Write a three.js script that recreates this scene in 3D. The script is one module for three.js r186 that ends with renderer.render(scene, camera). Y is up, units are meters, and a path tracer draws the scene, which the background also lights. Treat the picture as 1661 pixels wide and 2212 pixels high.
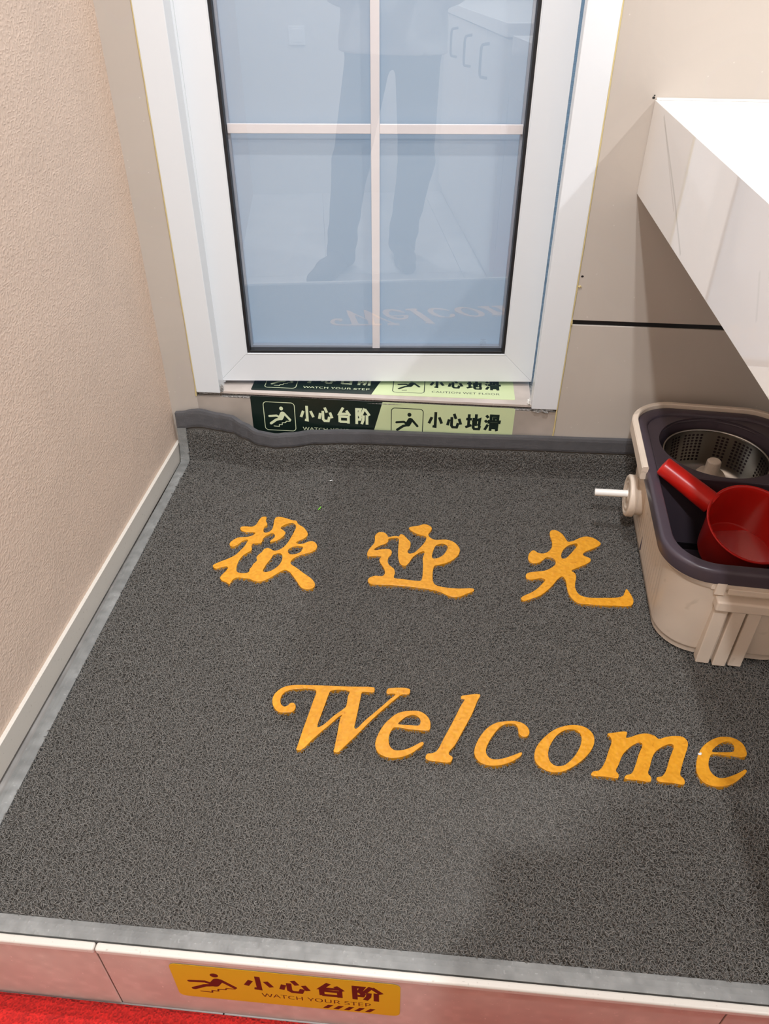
import * as THREE from 'three';
import { RoundedBoxGeometry } from 'three/addons/geometries/RoundedBoxGeometry.js';
import { mergeGeometries, mergeVertices } from 'three/addons/utils/BufferGeometryUtils.js';

// ------------------------------------------------------------------ camera, sky, lights, exposure
const IMG_W = 1661, IMG_H = 2212, FOCAL = 1637.4;
const scene = new THREE.Scene();
const camera = new THREE.PerspectiveCamera(2 * Math.atan(IMG_H / 2 / FOCAL) * 180 / Math.PI, IMG_W / IMG_H, 0.01, 60);
const PITCH = 37.5655 * Math.PI / 180, YAW = 4.85343 * Math.PI / 180, ROLL = 0.197187 * Math.PI / 180;
const CAM = new THREE.Vector3(0, 1.0, 0);
const sy_ = Math.sin(YAW), cy_ = Math.cos(YAW), sp_ = Math.sin(PITCH), cp_ = Math.cos(PITCH), sr_ = Math.sin(ROLL), cr_ = Math.cos(ROLL);
// rows of the rotation from (right, down, forward) of the room to (right, down, forward) of the lens
const rowA = [cy_, 0, sy_], rowB = [sp_ * sy_, cp_, -sp_ * cy_], rowC = [-cp_ * sy_, sp_, cp_ * cy_];
const row0 = rowA.map((v, i) => cr_ * v - sr_ * rowB[i]), row1 = rowA.map((v, i) => sr_ * v + cr_ * rowB[i]), row2 = rowC;
const camRight = new THREE.Vector3(row0[0], -row0[1], -row0[2]);
const camUp = new THREE.Vector3(-row1[0], row1[1], row1[2]);
const camBack = new THREE.Vector3(-row2[0], row2[1], row2[2]);
camera.position.copy(CAM);
camera.quaternion.setFromRotationMatrix(new THREE.Matrix4().makeBasis(camRight, camUp, camBack));
scene.add(camera);

const SKY = 0.72;
scene.background = new THREE.Color().setRGB(0.43 * SKY, 0.68 * SKY, 1.00 * SKY);
const renderer = new THREE.WebGLRenderer({ antialias: true });
renderer.toneMapping = THREE.LinearToneMapping;
renderer.toneMappingExposure = 1.68;
renderer.shadowMap.enabled = true;
const CEIL_Y = 2.62;
// ceiling downlights: x, z, candela
const LAMPS = [[1.68, 0.05, 5.6], [-0.02, -0.70, 5.2], [-0.24, 0.85, 6.6]];

// ------------------------------------------------------------------ helpers
let seed = 12345;
const rnd = () => { seed = (seed * 1664525 + 1013904223) >>> 0; return seed / 4294967296; };
const rr = (a, b) => a + (b - a) * rnd();
const clamp = (v, a, b) => Math.min(b, Math.max(a, v));
const lerp = (a, b, t) => a + (b - a) * t;
const smooth = (a, b, v) => { const t = clamp((v - a) / (b - a), 0, 1); return t * t * (3 - 2 * t); };
const taken = {};
function numbered(name) { const k = taken[name] = (taken[name] ?? -1) + 1; return k ? `${name}_${String(k).padStart(3, '0')}` : name; }
function tag(o, label, category, group, kind) {
  o.userData.label = label; o.userData.category = category;
  if (group) o.userData.group = group;
  if (kind) o.userData.kind = kind;
  return o;
}
function thing(name, label, category, { pos = [0, 0, 0], turn = 0, group, kind } = {}) {
  const g = new THREE.Group(); g.name = numbered(name); g.position.set(...pos); g.rotation.y = turn; scene.add(g);
  return tag(g, label, category, group, kind);
}
function part(name, geo, mat, parent, label) {
  const m = new THREE.Mesh(geo, mat); m.name = name; parent.add(m);
  if (label) m.userData.label = label;
  return m;
}
function single(name, geo, mat, label, category, kind, group) {
  const m = new THREE.Mesh(geo, mat); m.name = numbered(name); scene.add(m);
  return tag(m, label, category, group, kind);
}
// a pixel of the photograph gives a direction only; distance comes from the plane touched
function ray(px, py) {
  const a = (px - IMG_W / 2) / FOCAL, b = (py - IMG_H / 2) / FOCAL;
  const w = [0, 1, 2].map(i => row0[i] * a + row1[i] * b + row2[i]);
  return new THREE.Vector3(w[0], -w[1], -w[2]);
}
const onLevel = (px, py, h) => { const d = ray(px, py); return d.multiplyScalar((h - CAM.y) / d.y).add(CAM); };
const onWall = (px, py, z) => { const d = ray(px, py); return d.multiplyScalar((z - CAM.z) / d.z).add(CAM); };

function boxUV(geo) {           // uv in metres, taken from the side each face points to
  const g = geo.index ? geo.toNonIndexed() : geo;
  const p = g.attributes.position, n = g.attributes.normal, uv = new Float32Array(p.count * 2);
  for (let i = 0; i < p.count; i++) {
    const ax = Math.abs(n.getX(i)), ay = Math.abs(n.getY(i)), az = Math.abs(n.getZ(i));
    const x = p.getX(i), y = p.getY(i), z = p.getZ(i);
    if (ay >= ax && ay >= az) { uv[2 * i] = x; uv[2 * i + 1] = -z; }
    else if (ax >= az) { uv[2 * i] = z; uv[2 * i + 1] = y; } else { uv[2 * i] = x; uv[2 * i + 1] = y; }
  }
  g.setAttribute('uv', new THREE.BufferAttribute(uv, 2));
  return g;
}
function box(x0, x1, y0, y1, z0, z1, r = 0) {
  const w = x1 - x0, h = y1 - y0, d = z1 - z0;
  const g = r > 0 ? new RoundedBoxGeometry(w, h, d, 2, Math.min(r, w / 2.01, h / 2.01, d / 2.01)) : new THREE.BoxGeometry(w, h, d);
  g.translate((x0 + x1) / 2, (y0 + y1) / 2, (z0 + z1) / 2);
  return boxUV(g);
}
const strip = g => { const h = g.index ? g.toNonIndexed() : g; for (const k of Object.keys(h.attributes)) if (!['position', 'normal', 'uv'].includes(k)) h.deleteAttribute(k); return h; };
const merge = list => mergeGeometries(list.map(strip));

// periodic value noise for textures
function noiseTile(n, cells, s) {
  const L = new Float32Array(cells * cells); let q = s * 7919 + 13;
  for (let i = 0; i < L.length; i++) { q = (q * 1664525 + 1013904223) >>> 0; L[i] = q / 4294967296; }
  const out = new Float32Array(n * n);
  for (let j = 0; j < n; j++) for (let i = 0; i < n; i++) {
    const x = i / n * cells, y = j / n * cells, x0 = Math.floor(x), y0 = Math.floor(y);
    let fx = x - x0, fy = y - y0; fx = fx * fx * (3 - 2 * fx); fy = fy * fy * (3 - 2 * fy);
    const a = L[(y0 % cells) * cells + x0 % cells], b = L[(y0 % cells) * cells + (x0 + 1) % cells];
    const c = L[((y0 + 1) % cells) * cells + x0 % cells], d = L[((y0 + 1) % cells) * cells + (x0 + 1) % cells];
    out[j * n + i] = lerp(lerp(a, b, fx), lerp(c, d, fx), fy);
  }
  return out;
}
function dataTex(n, fn, metres, srgb) {
  const d = new Uint8Array(n * n * 4);
  for (let i = 0; i < n * n; i++) {
    const v = fn(i, i % n, Math.floor(i / n));
    const c = Array.isArray(v) ? v : [v, v, v];
    for (let k = 0; k < 3; k++) d[4 * i + k] = clamp(Math.round(c[k] * 255), 0, 255);
    d[4 * i + 3] = 255;
  }
  const t = new THREE.DataTexture(d, n, n, THREE.RGBAFormat);
  t.wrapS = t.wrapT = THREE.RepeatWrapping; t.magFilter = THREE.LinearFilter; t.minFilter = THREE.LinearMipmapLinearFilter; t.generateMipmaps = true;
  t.repeat.set(1 / metres, 1 / metres);
  if (srgb) t.colorSpace = THREE.SRGBColorSpace;
  t.needsUpdate = true; return t;
}
const hex = h => [(h >> 16 & 255) / 255, (h >> 8 & 255) / 255, (h & 255) / 255];
const tint = (c, k) => c.map(v => v * k);
const mixc = (a, b, t) => a.map((v, i) => lerp(v, b[i], t));
const std = o => new THREE.MeshStandardMaterial(o);
const phy = o => new THREE.MeshPhysicalMaterial(o);

// ------------------------------------------------------------------ materials
const M = {};
{
  const N = 512;
  const a = noiseTile(N, 96, 1), b = noiseTile(N, 40, 2), c = noiseTile(N, 7, 3), e = noiseTile(N, 170, 4);
  const wallC = hex(0xe4ccb8);
  const crinkle = i => { const r1 = 1 - Math.abs(2 * a[i] - 1), r2 = 1 - Math.abs(2 * b[i] - 1); return 0.5 * smooth(0.45, 0.95, r1) + 0.3 * r2 + 0.2 * e[i]; };
  M.wallpaper = std({ map: dataTex(N, i => tint(wallC, 0.955 + 0.03 * c[i] + 0.03 * crinkle(i)), 0.36, true), bumpMap: dataTex(N, crinkle, 0.36), bumpScale: 0.00055, roughness: 0.62 });
  const pc = hex(0xc1b7ac);
  const sp = noiseTile(N, 200, 5);
  M.panel = phy({ map: dataTex(N, i => mixc(tint(pc, 0.98 + 0.03 * c[i]), [0.95, 0.93, 0.9], sp[i] > 0.985 ? 0.5 : 0), 0.8, true), roughness: 0.34 });
  M.paint = std({ map: dataTex(N, i => tint(hex(0xe0dbd4), 0.985 + 0.015 * c[i]), 1.0, true), roughness: 0.7 });
  M.ceiling = std({ map: dataTex(N, i => tint(hex(0xdcd9d4), 0.985 + 0.015 * c[i]), 1.0, true), roughness: 0.85 });
  // marble
  const m1 = noiseTile(N, 5, 11), m2 = noiseTile(N, 12, 12), m3 = noiseTile(N, 30, 13);
  const vein = i => { const u = (i % N) / N, v = Math.floor(i / N) / N, w = u + 2 * v + 0.5 * m1[i] + 0.12 * m2[i] + 0.04 * m3[i], d = Math.abs(w - Math.floor(w) - 0.5); return smooth(0.03, 0.0, d) * smooth(0.5, 0.8, m1[(i + 977) % (N * N)]); };
  M.marble = phy({ map: dataTex(N, i => mixc(tint(hex(0xf3f0ec), 0.985 + 0.02 * m1[i]), hex(0xb5b0aa), 0.3 * vein(i)), 0.9, true), roughness: 0.035, ior: 1.9 });
  // pink step tile: mottled, scuffed with pale flecks
  const f1 = noiseTile(N, 9, 21), f2 = noiseTile(N, 34, 22), f3 = noiseTile(N, 150, 23), f4 = noiseTile(N, 60, 24);
  M.pink = phy({ map: dataTex(N, i => mixc(tint(mixc(hex(0xd2c2b6), hex(0xc8b3a8), f1[i]), 0.96 + 0.06 * f2[i]), hex(0xe9d6cf), (f3[i] > 0.93 && f4[i] > 0.55 ? 0.75 : 0) + (f2[i] > 0.8 ? 0.12 : 0)), 0.42, true), roughness: 0.38 });
  M.cream = std({ map: dataTex(N, i => mixc(hex(0xd8d1c6), hex(0x9a8f82), f3[i] > 0.94 ? 0.4 : 0), 0.4, true), roughness: 0.4 });
  M.sill = phy({ map: dataTex(N, i => mixc(tint(mixc(hex(0xcfc3ba), hex(0xbfb3a9), f1[i]), 0.97 + 0.05 * f2[i]), hex(0xe8e2da), f3[i] > 0.95 ? 0.4 : 0), 0.5, true), roughness: 0.36 });
  M.riserBack = phy({ map: dataTex(N, i => tint(mixc(hex(0xb9aea4), hex(0xa79c91), f1[i]), 0.97 + 0.05 * f2[i]), 0.5, true), roughness: 0.4 });
  M.rough = std({ map: dataTex(N, i => mixc(hex(0x8f857b), hex(0x5e554d), f2[i]), 0.06, true), bumpMap: dataTex(N, i => f4[i], 0.06), bumpScale: 0.002, roughness: 0.95 });
  M.putty = std({ map: dataTex(N, i => mixc(hex(0xb9b6b1), hex(0x8d8a86), f2[i]), 0.05, true), bumpMap: dataTex(N, i => f2[i], 0.05), bumpScale: 0.002, roughness: 0.9 });
  // red carpet
  const k1 = noiseTile(N, 128, 31), k2 = noiseTile(N, 20, 32);
  M.carpet = std({ map: dataTex(N, i => tint(hex(0xc4221c), 0.78 + 0.3 * k1[i] + 0.1 * k2[i]), 0.25, true), bumpMap: dataTex(N, i => k1[i], 0.25), bumpScale: 0.002, roughness: 0.95 });
  M.floorTile = phy({ map: dataTex(N, i => tint(mixc(hex(0xd9d5cf), hex(0xcbc6bf), f1[i]), 0.98 + 0.03 * f2[i]), 0.8, true), roughness: 0.3 });
  M.slab = std({ map: dataTex(N, i => tint(hex(0x8c8883), 0.9 + 0.2 * f2[i]), 0.5, true), roughness: 0.9 });
  // vinyl border of the mat, scuffed
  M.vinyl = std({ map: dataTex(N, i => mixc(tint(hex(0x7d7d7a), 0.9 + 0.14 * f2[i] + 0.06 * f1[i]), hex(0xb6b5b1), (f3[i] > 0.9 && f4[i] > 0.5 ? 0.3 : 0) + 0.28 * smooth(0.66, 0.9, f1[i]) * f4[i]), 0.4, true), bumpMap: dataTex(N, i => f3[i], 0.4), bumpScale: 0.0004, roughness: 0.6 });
  M.vinylDark = std({ map: dataTex(N, i => tint(hex(0x565557), 0.94 + 0.08 * f2[i]), 0.4, true), bumpMap: dataTex(N, i => f3[i], 0.4), bumpScale: 0.0003, roughness: 0.6 });  // darker, plainer grey vinyl for the back border strip
  M.coil = std({ color: 0x736f69, roughness: 0.5 });
  // orange inlay: worn film with hair-line scratches
  M.orange = phy({ map: dataTex(N, i => mixc(tint(mixc(hex(0xe6a22c), hex(0xda9320), f2[i]), 0.97 + 0.05 * f4[i]), hex(0xb06a12), (Math.abs(m2[i] - 0.5) < 0.008 && m3[i] > 0.45 ? 0.5 : 0)), 0.16, true), bumpMap: dataTex(N, i => f2[i], 0.16), bumpScale: 0.0006, roughness: 0.34 });
  // bucket plastic with smudges
  M.beige = phy({ map: dataTex(N, i => mixc(tint(hex(0xe2d1be), 0.97 + 0.04 * f1[i]), hex(0x8b7c66), 0.22 * smooth(0.78, 0.95, f2[i]) * smooth(0.45, 0.8, f1[i])), 0.35, true), roughness: 0.42 });
  M.steel = std({ color: 0xb9b6b0, metalness: 1, roughness: 0.22 });
}
M.upvc = phy({ color: 0xe3e6e8, roughness: 0.25 });
M.gasket = std({ color: 0x17171a, roughness: 0.5 });
M.sealant = std({ color: 0xd3c18a, roughness: 0.5 });
M.black = std({ color: 0x0c0d0e, roughness: 0.35 });
M.glass = phy({ color: 0xffffff, transmission: 1, thickness: 0, roughness: 0, ior: 2.1 });
M.frost = phy({ color: 0xd3dade, transmission: 0.55, thickness: 0, roughness: 1, ior: 1.3 });
M.bar = phy({ color: 0xe9e4e4, roughness: 0.35 });
M.spacer = std({ color: 0x9aa3b0, roughness: 0.5 });
M.purple = phy({ color: 0x4a4048, roughness: 0.35 });
M.red = phy({ color: 0xcc2018, roughness: 0.3 });
M.whitePlastic = phy({ color: 0xeeece6, roughness: 0.4 });
M.water = phy({ color: 0xffffff, transmission: 1, thickness: 0.03, roughness: 0.03, ior: 1.33, attenuationColor: new THREE.Color(0.8, 0.78, 0.72), attenuationDistance: 0.3 });
M.white = std({ color: 0xf2f2f0, roughness: 0.5 });
M.cabinet = phy({ color: 0xe6e2dc, roughness: 0.35 });
M.handle = std({ color: 0x3b3a3c, roughness: 0.4, metalness: 0.4 });
M.skin = std({ color: 0xc99a7c, roughness: 0.55 });
M.shirt = std({ color: 0xcfcac3, roughness: 0.9 });
M.jeans = std({ color: 0x2b3038, roughness: 0.9 });
M.shoe = std({ color: 0x332a26, roughness: 0.5 });
M.hair = std({ color: 0x151210, roughness: 0.6 });
M.phone = phy({ color: 0x17181b, roughness: 0.2 });

// ------------------------------------------------------------------ room shell
const ZW = -1.471;             // face of the back wall
const ZS = -0.381;             // face of the step
const LOW = -0.172;            // lower floor
const XR = 3.0, ZB = 1.62;
const leftX = z => -0.6145 - 0.0137 * (z - ZW);      // face of the left wall, not quite square to the back wall
const FX0 = -0.5485, FX1 = 0.2505, FY = 2.2;         // outside of the door frame

single('floor', box(-0.75, XR + 0.1, LOW - 0.06, -0.006, ZW - 0.25, ZS - 0.012), M.slab, 'raised platform floor under the grey doormat', 'floor', 'structure');
{
  const g = thing('floor', 'pale tiled lower floor in front of the step', 'floor', { kind: 'structure' });
  part('bed', box(-0.85, XR + 0.1, LOW - 0.06, LOW - 0.006, ZS - 0.012, ZB + 0.1), M.slab, g);
  for (let i = 0; i < 7; i++) for (let j = 0; j < 4; j++) {
    const x0 = -0.85 + i * 0.6, z0 = ZS - 0.012 + j * 0.6;
    part('tile', box(x0 + 0.001, Math.min(x0 + 0.599, XR + 0.1), LOW - 0.006, LOW, z0 + 0.001, Math.min(z0 + 0.599, ZB + 0.1), 0.001), M.floorTile, g);
  }
}
single('ceiling', box(-0.85, XR + 0.1, CEIL_Y, CEIL_Y + 0.1, ZW - 0.25, ZB + 0.1), M.ceiling, 'plain white ceiling holding round downlights', 'ceiling', 'structure');
{ // left wall: textured wallpaper, a slab along its own line
  const L = ZB + 0.1 - ZW, g = new THREE.BoxGeometry(0.1, CEIL_Y - LOW, L);
  g.translate(-0.05, (CEIL_Y + LOW) / 2, L / 2); boxUV(g);
  const gg = boxUV(g);
  gg.rotateY(-Math.atan(0.0137)); gg.translate(leftX(ZW), 0, ZW);
  single('wall_left', gg, M.wallpaper, 'beige wall with crinkled plaster-like wallpaper beside the mat', 'wall', 'structure');
  const b = boxUV(new RoundedBoxGeometry(0.0075, 0.047, ZS - ZW - 0.004, 2, 0.0012)); b.translate(0.00375, 0.0235, (ZS - ZW) / 2);
  b.rotateY(-Math.atan(0.0137)); b.translate(leftX(ZW), 0, ZW);
  single('baseboard_left', b, M.cream, 'narrow cream skirting strip along the beige wallpapered wall', 'baseboard', 'structure');
}
{
  const g = thing('wall_back', 'taupe glossy panelled wall around the white glazed door', 'wall', { kind: 'structure' });
  const zb = ZW - 0.22, zc = ZW - 0.012;
  part('masonry', box(-0.75, FX0 - 0.002, LOW, CEIL_Y, zb, zc), M.slab, g);
  part('masonry', box(FX1 + 0.002, XR + 0.1, LOW, CEIL_Y, zb, zc), M.slab, g);
  part('masonry', box(FX0 - 0.002, FX1 + 0.002, FY + 0.002, CEIL_Y, zb, zc), M.slab, g);
  part('panel', box(-0.7, FX0 - 0.002, 0, CEIL_Y, zc, ZW, 0.0006), M.panel, g);
  part('panel', box(FX1 + 0.002, XR, 0.3775, CEIL_Y, zc, ZW, 0.0012), M.panel, g);
  part('panel', box(FX1 + 0.002, XR, 0, 0.3675, zc, ZW, 0.0012), M.panel, g);
  part('panel', box(FX0 - 0.002, FX1 + 0.002, FY + 0.002, CEIL_Y, zc, ZW, 0.0006), M.panel, g);
  part('joint', box(FX1 + 0.002, XR, 0.3675, 0.3775, zc, ZW - 0.004), M.black, g, 'black recessed joint between two wall panels');
  for (const [px, py, r] of [[1258, 597, 0.0026], [1412, 211, 0.0024], [1414, 206, 0.0014]]) { const p = onWall(px, py, ZW); part('drill_hole', new THREE.CircleGeometry(r, 16).scale(1, 0.8, 1).translate(p.x, p.y, ZW + 0.0003), M.black, g, 'small dark hole in the panel'); }
}
single('wall_right', box(XR, XR + 0.1, LOW, CEIL_Y, ZW - 0.25, ZB + 0.1), M.paint, 'off-white painted wall beyond the marble counter', 'wall', 'structure');
single('wall_front', box(-0.85, XR + 0.1, LOW, CEIL_Y, ZB, ZB + 0.1), M.paint, 'off-white painted wall behind the standing person', 'wall', 'structure');
single('floor', box(-25, 25, -0.06, 0.10, -50, ZW - 0.222), M.slab, 'grey paving outside beyond the glazed door', 'paving', 'structure');

// ------------------------------------------------------------------ step under the door: riser, sill tile, stickers
{
  const g = thing('trim_1', 'taupe stone step up to the door with a rough broken edge', 'door step', { kind: 'structure' });
  part('riser', box(FX0 - 0.002, FX1 + 0.002, 0, 0.1635, ZW - 0.2, ZW - 0.002), M.riserBack, g);
  part('mortar', box(FX0 + 0.05, FX1 - 0.055, 0.1635, 0.1715, ZW - 0.2, ZW - 0.0085), M.rough, g, 'rough brown mortar bed showing under the sill tile');
  part('sill_tile', box(FX0 + 0.05, FX1 - 0.054, 0.1715, 0.178, ZW - 0.2, ZW - 0.0045, 0.001), M.sill, g);
  part('core', box(FX0, FX0 + 0.05, 0.1635, 0.175, ZW - 0.19, ZW - 0.012), M.putty, g);
  part('core', box(FX1 - 0.054, FX1, 0.1635, 0.172, ZW - 0.19, ZW - 0.012), M.putty, g);
  const bead = (pts, r) => boxUV(new THREE.TubeGeometry(new THREE.CatmullRomCurve3(pts), 40, r, 7));
  const pts = []; for (let i = 0; i <= 16; i++) pts.push(new THREE.Vector3(lerp(FX0 + 0.055, FX1 - 0.056, i / 16), 0.1655 + rr(-0.0008, 0.0008), ZW - 0.005 + rr(-0.0008, 0.0008)));
  part('grout', bead(pts, 0.0032), M.putty, g, 'grey grout line smeared along the step edge');
}

// lettering: characters drawn as strokes in a box of 100
const GLYPH = {
  xiao: [[[50, 3], [50, 90], [33, 88]], [[26, 34], [8, 72]], [[74, 33], [92, 70]]],
  xin: [[[16, 42], [7, 78]], [[33, 28], [33, 78], [42, 88], [68, 88], [76, 62]], [[46, 8], [60, 38]], [[80, 36], [94, 70]]],
  tai: [[[46, 3], [20, 42], [82, 38]], [[66, 20], [90, 50]], [[21, 92], [21, 57], [79, 57], [79, 98]], [[21, 88], [79, 88]]],
  jie: [[[11, 98], [11, 9], [37, 9], [26, 40], [38, 54], [34, 70], [20, 70]], [[64, 2], [41, 46]], [[66, 6], [97, 44]], [[57, 44], [55, 72], [44, 97]], [[80, 42], [80, 99]]],
  di: [[[3, 35], [40, 35]], [[21, 6], [21, 78]], [[1, 84], [41, 70]], [[43, 50], [92, 33], [90, 66], [78, 68]], [[67, 4], [67, 74]], [[53, 26], [53, 84], [60, 92], [90, 92], [95, 72]]],
  hua: [[[8, 8], [23, 22]], [[2, 37], [17, 49]], [[5, 95], [23, 62]], [[40, 40], [40, 8], [84, 8], [84, 40]], [[60, 38], [60, 23], [84, 23]], [[29, 56], [29, 41], [96, 41], [94, 55]], [[41, 99], [41, 56], [83, 56], [83, 92], [73, 94]], [[41, 69], [83, 69]], [[41, 81], [83, 81]]],
};
function glyph(ctx, name, x, y, w, h, lw) {
  ctx.lineWidth = lw; ctx.lineCap = 'butt'; ctx.lineJoin = 'miter';
  for (const s of GLYPH[name]) { ctx.beginPath(); s.forEach(([a, b], i) => ctx[i ? 'lineTo' : 'moveTo'](x + a / 100 * w, y + b / 100 * h)); ctx.stroke(); }
}
function fallingFigure(ctx, x, y, w, h, stairs) {         // pictogram of a falling person
  const P = (a, b) => [x + a * w, y + b * h];
  const line = (pts, lw, cap = 'round') => { ctx.lineWidth = lw * h; ctx.lineCap = cap; ctx.lineJoin = cap === 'round' ? 'round' : 'miter'; ctx.beginPath(); pts.forEach((p, i) => ctx[i ? 'lineTo' : 'moveTo'](...P(...p))); ctx.stroke(); };
  ctx.beginPath(); ctx.ellipse(...P(0.57, 0.21), 0.062 * w, 0.068 * h, 0, 0, 7); ctx.fill();
  line([[0.60, 0.40], [0.53, 0.55]], 0.16);
  line([[0.64, 0.37], [0.83, 0.60]], 0.075);
  line([[0.52, 0.55], [0.40, 0.47], [0.17, 0.50]], 0.075);
  line([[0.54, 0.57], [0.38, 0.62], [0.20, 0.76]], 0.085);
  if (stairs) line([[0.28, 0.85], [0.46, 0.86], [0.47, 0.79], [0.56, 0.79], [0.57, 0.72], [0.68, 0.71], [0.70, 0.66], [0.84, 0.65]], 0.028, 'butt');
  else line([[0.30, 0.86], [0.44, 0.84]], 0.028);
}
function wideText(ctx, text, x, y, w, h, font) {
  ctx.save(); ctx.font = `${h}px ${font}`; const m = ctx.measureText(text).width || 1;
  ctx.translate(x, y); ctx.scale(w / m, 1); ctx.textBaseline = 'alphabetic'; ctx.fillText(text, 0, 0); ctx.restore();
}
function roundRect(ctx, x, y, w, h, r) { ctx.beginPath(); ctx.moveTo(x + r, y); ctx.arcTo(x + w, y, x + w, y + h, r); ctx.arcTo(x + w, y + h, x, y + h, r); ctx.arcTo(x, y + h, x, y, r); ctx.arcTo(x, y, x + w, y, r); ctx.closePath(); }
function canvasTexture(w, h, draw) {
  const c = document.createElement('canvas'); c.width = w; c.height = h; draw(c.getContext('2d'), w, h);
  const t = new THREE.CanvasTexture(c); t.colorSpace = THREE.SRGBColorSpace; t.magFilter = THREE.LinearFilter; return t;
}
const GREEN = '#16241f', PALE = '#cfdcab';
const greenPrint = canvasTexture(2006, 340, (ctx) => {
  const k = 3.4;                                          // pixels per millimetre, 590 x 100 mm
  ctx.fillStyle = PALE; ctx.fillRect(0, 0, 2006, 340);
  ctx.fillStyle = GREEN; ctx.beginPath(); ctx.moveTo(0, 0); ctx.lineTo(298 * k, 0); ctx.lineTo(272 * k, 340); ctx.lineTo(0, 340); ctx.fill();
  const half = (x0, tx, ink, chars, en, stairs) => {
    ctx.fillStyle = ctx.strokeStyle = ink;
    ctx.lineWidth = 1.7 * k; roundRect(ctx, x0 * k, 13 * k, 71 * k, 73 * k, 8 * k); ctx.stroke();
    fallingFigure(ctx, x0 * k, 13 * k, 71 * k, 73 * k, stairs);
    chars.forEach((c, i) => glyph(ctx, c, (tx + i * 42) * k, 17 * k, 34 * k, 43 * k, 6.2 * k));
    wideText(ctx, en, (tx + 5) * k, 82 * k, 152 * k, 11.5 * k, 'sans-serif');
  };
  half(28, 110, '#dfe8c0', ['xiao', 'xin', 'tai', 'jie'], 'WATCH YOUR STEP', true);
  half(318, 400, GREEN, ['xiao', 'xin', 'di', 'hua'], 'CAUTION WET FLOOR', false);
});
const yellowPrint = canvasTexture(1450, 485, (ctx, w, h) => {
  ctx.fillStyle = '#d9b724'; ctx.fillRect(0, 0, w, h);
  ctx.fillStyle = ctx.strokeStyle = '#3d1a14';
  fallingFigure(ctx, 0.02 * w, 0.06 * h, 0.30 * w, 0.86 * h, true);
  ['xiao', 'xin', 'tai', 'jie'].forEach((c, i) => glyph(ctx, c, (0.315 + i * 0.158) * w, 0.14 * h, 0.135 * w, 0.44 * h, 0.062 * h + 4));
  wideText(ctx, 'WATCH YOUR STEP', 0.385 * w, 0.775 * h, 0.49 * w, 0.155 * h, 'sans-serif');
  for (let i = 0; i < 5; i++) { const x = (0.655 + i * 0.047) * w; ctx.beginPath(); ctx.moveTo(x, 0.96 * h); ctx.lineTo(x + 0.024 * w, 0.96 * h); ctx.lineTo(x + 0.05 * w, 0.84 * h); ctx.lineTo(x + 0.026 * w, 0.84 * h); ctx.fill(); }
});
function stickerGeo(w, h, r, t) {                         // lies in xy, back at z = 0, uv 0..1 over the print
  const s = new THREE.Shape(); const x = -w / 2, y = -h / 2;
  s.moveTo(x + r, y); s.lineTo(x + w - r, y); s.quadraticCurveTo(x + w, y, x + w, y + r); s.lineTo(x + w, y + h - r); s.quadraticCurveTo(x + w, y + h, x + w - r, y + h);
  s.lineTo(x + r, y + h); s.quadraticCurveTo(x, y + h, x, y + h - r); s.lineTo(x, y + r); s.quadraticCurveTo(x, y, x + r, y);
  const g = new THREE.ExtrudeGeometry(s, { depth: t, bevelEnabled: false, curveSegments: 6 });
  const p = g.attributes.position, uv = g.attributes.uv;
  for (let i = 0; i < p.count; i++) uv.setXY(i, (p.getX(i) + w / 2) / w, (p.getY(i) + h / 2) / h);
  return g;
}
{
  const mat = phy({ map: greenPrint, roughness: 0.3 });
  const s1 = single('caution_sticker', stickerGeo(0.59, 0.1, 0.004, 0.0006), mat, 'green and pale caution sticker on the upright riser below the door', 'sticker');
  s1.position.set(-0.1335, 0.1195, ZW - 0.002); s1.rotation.z = -0.003;
  const s2 = single('caution_sticker', stickerGeo(0.59, 0.1, 0.004, 0.0006), mat, 'green and pale caution sticker lying flat on the door sill', 'sticker');
  s2.rotation.set(-Math.PI / 2, 0, 0); s2.position.set(-0.1345, 0.178, ZW - 0.019 - 0.05); s2.rotation.z = 0.012;
}

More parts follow.
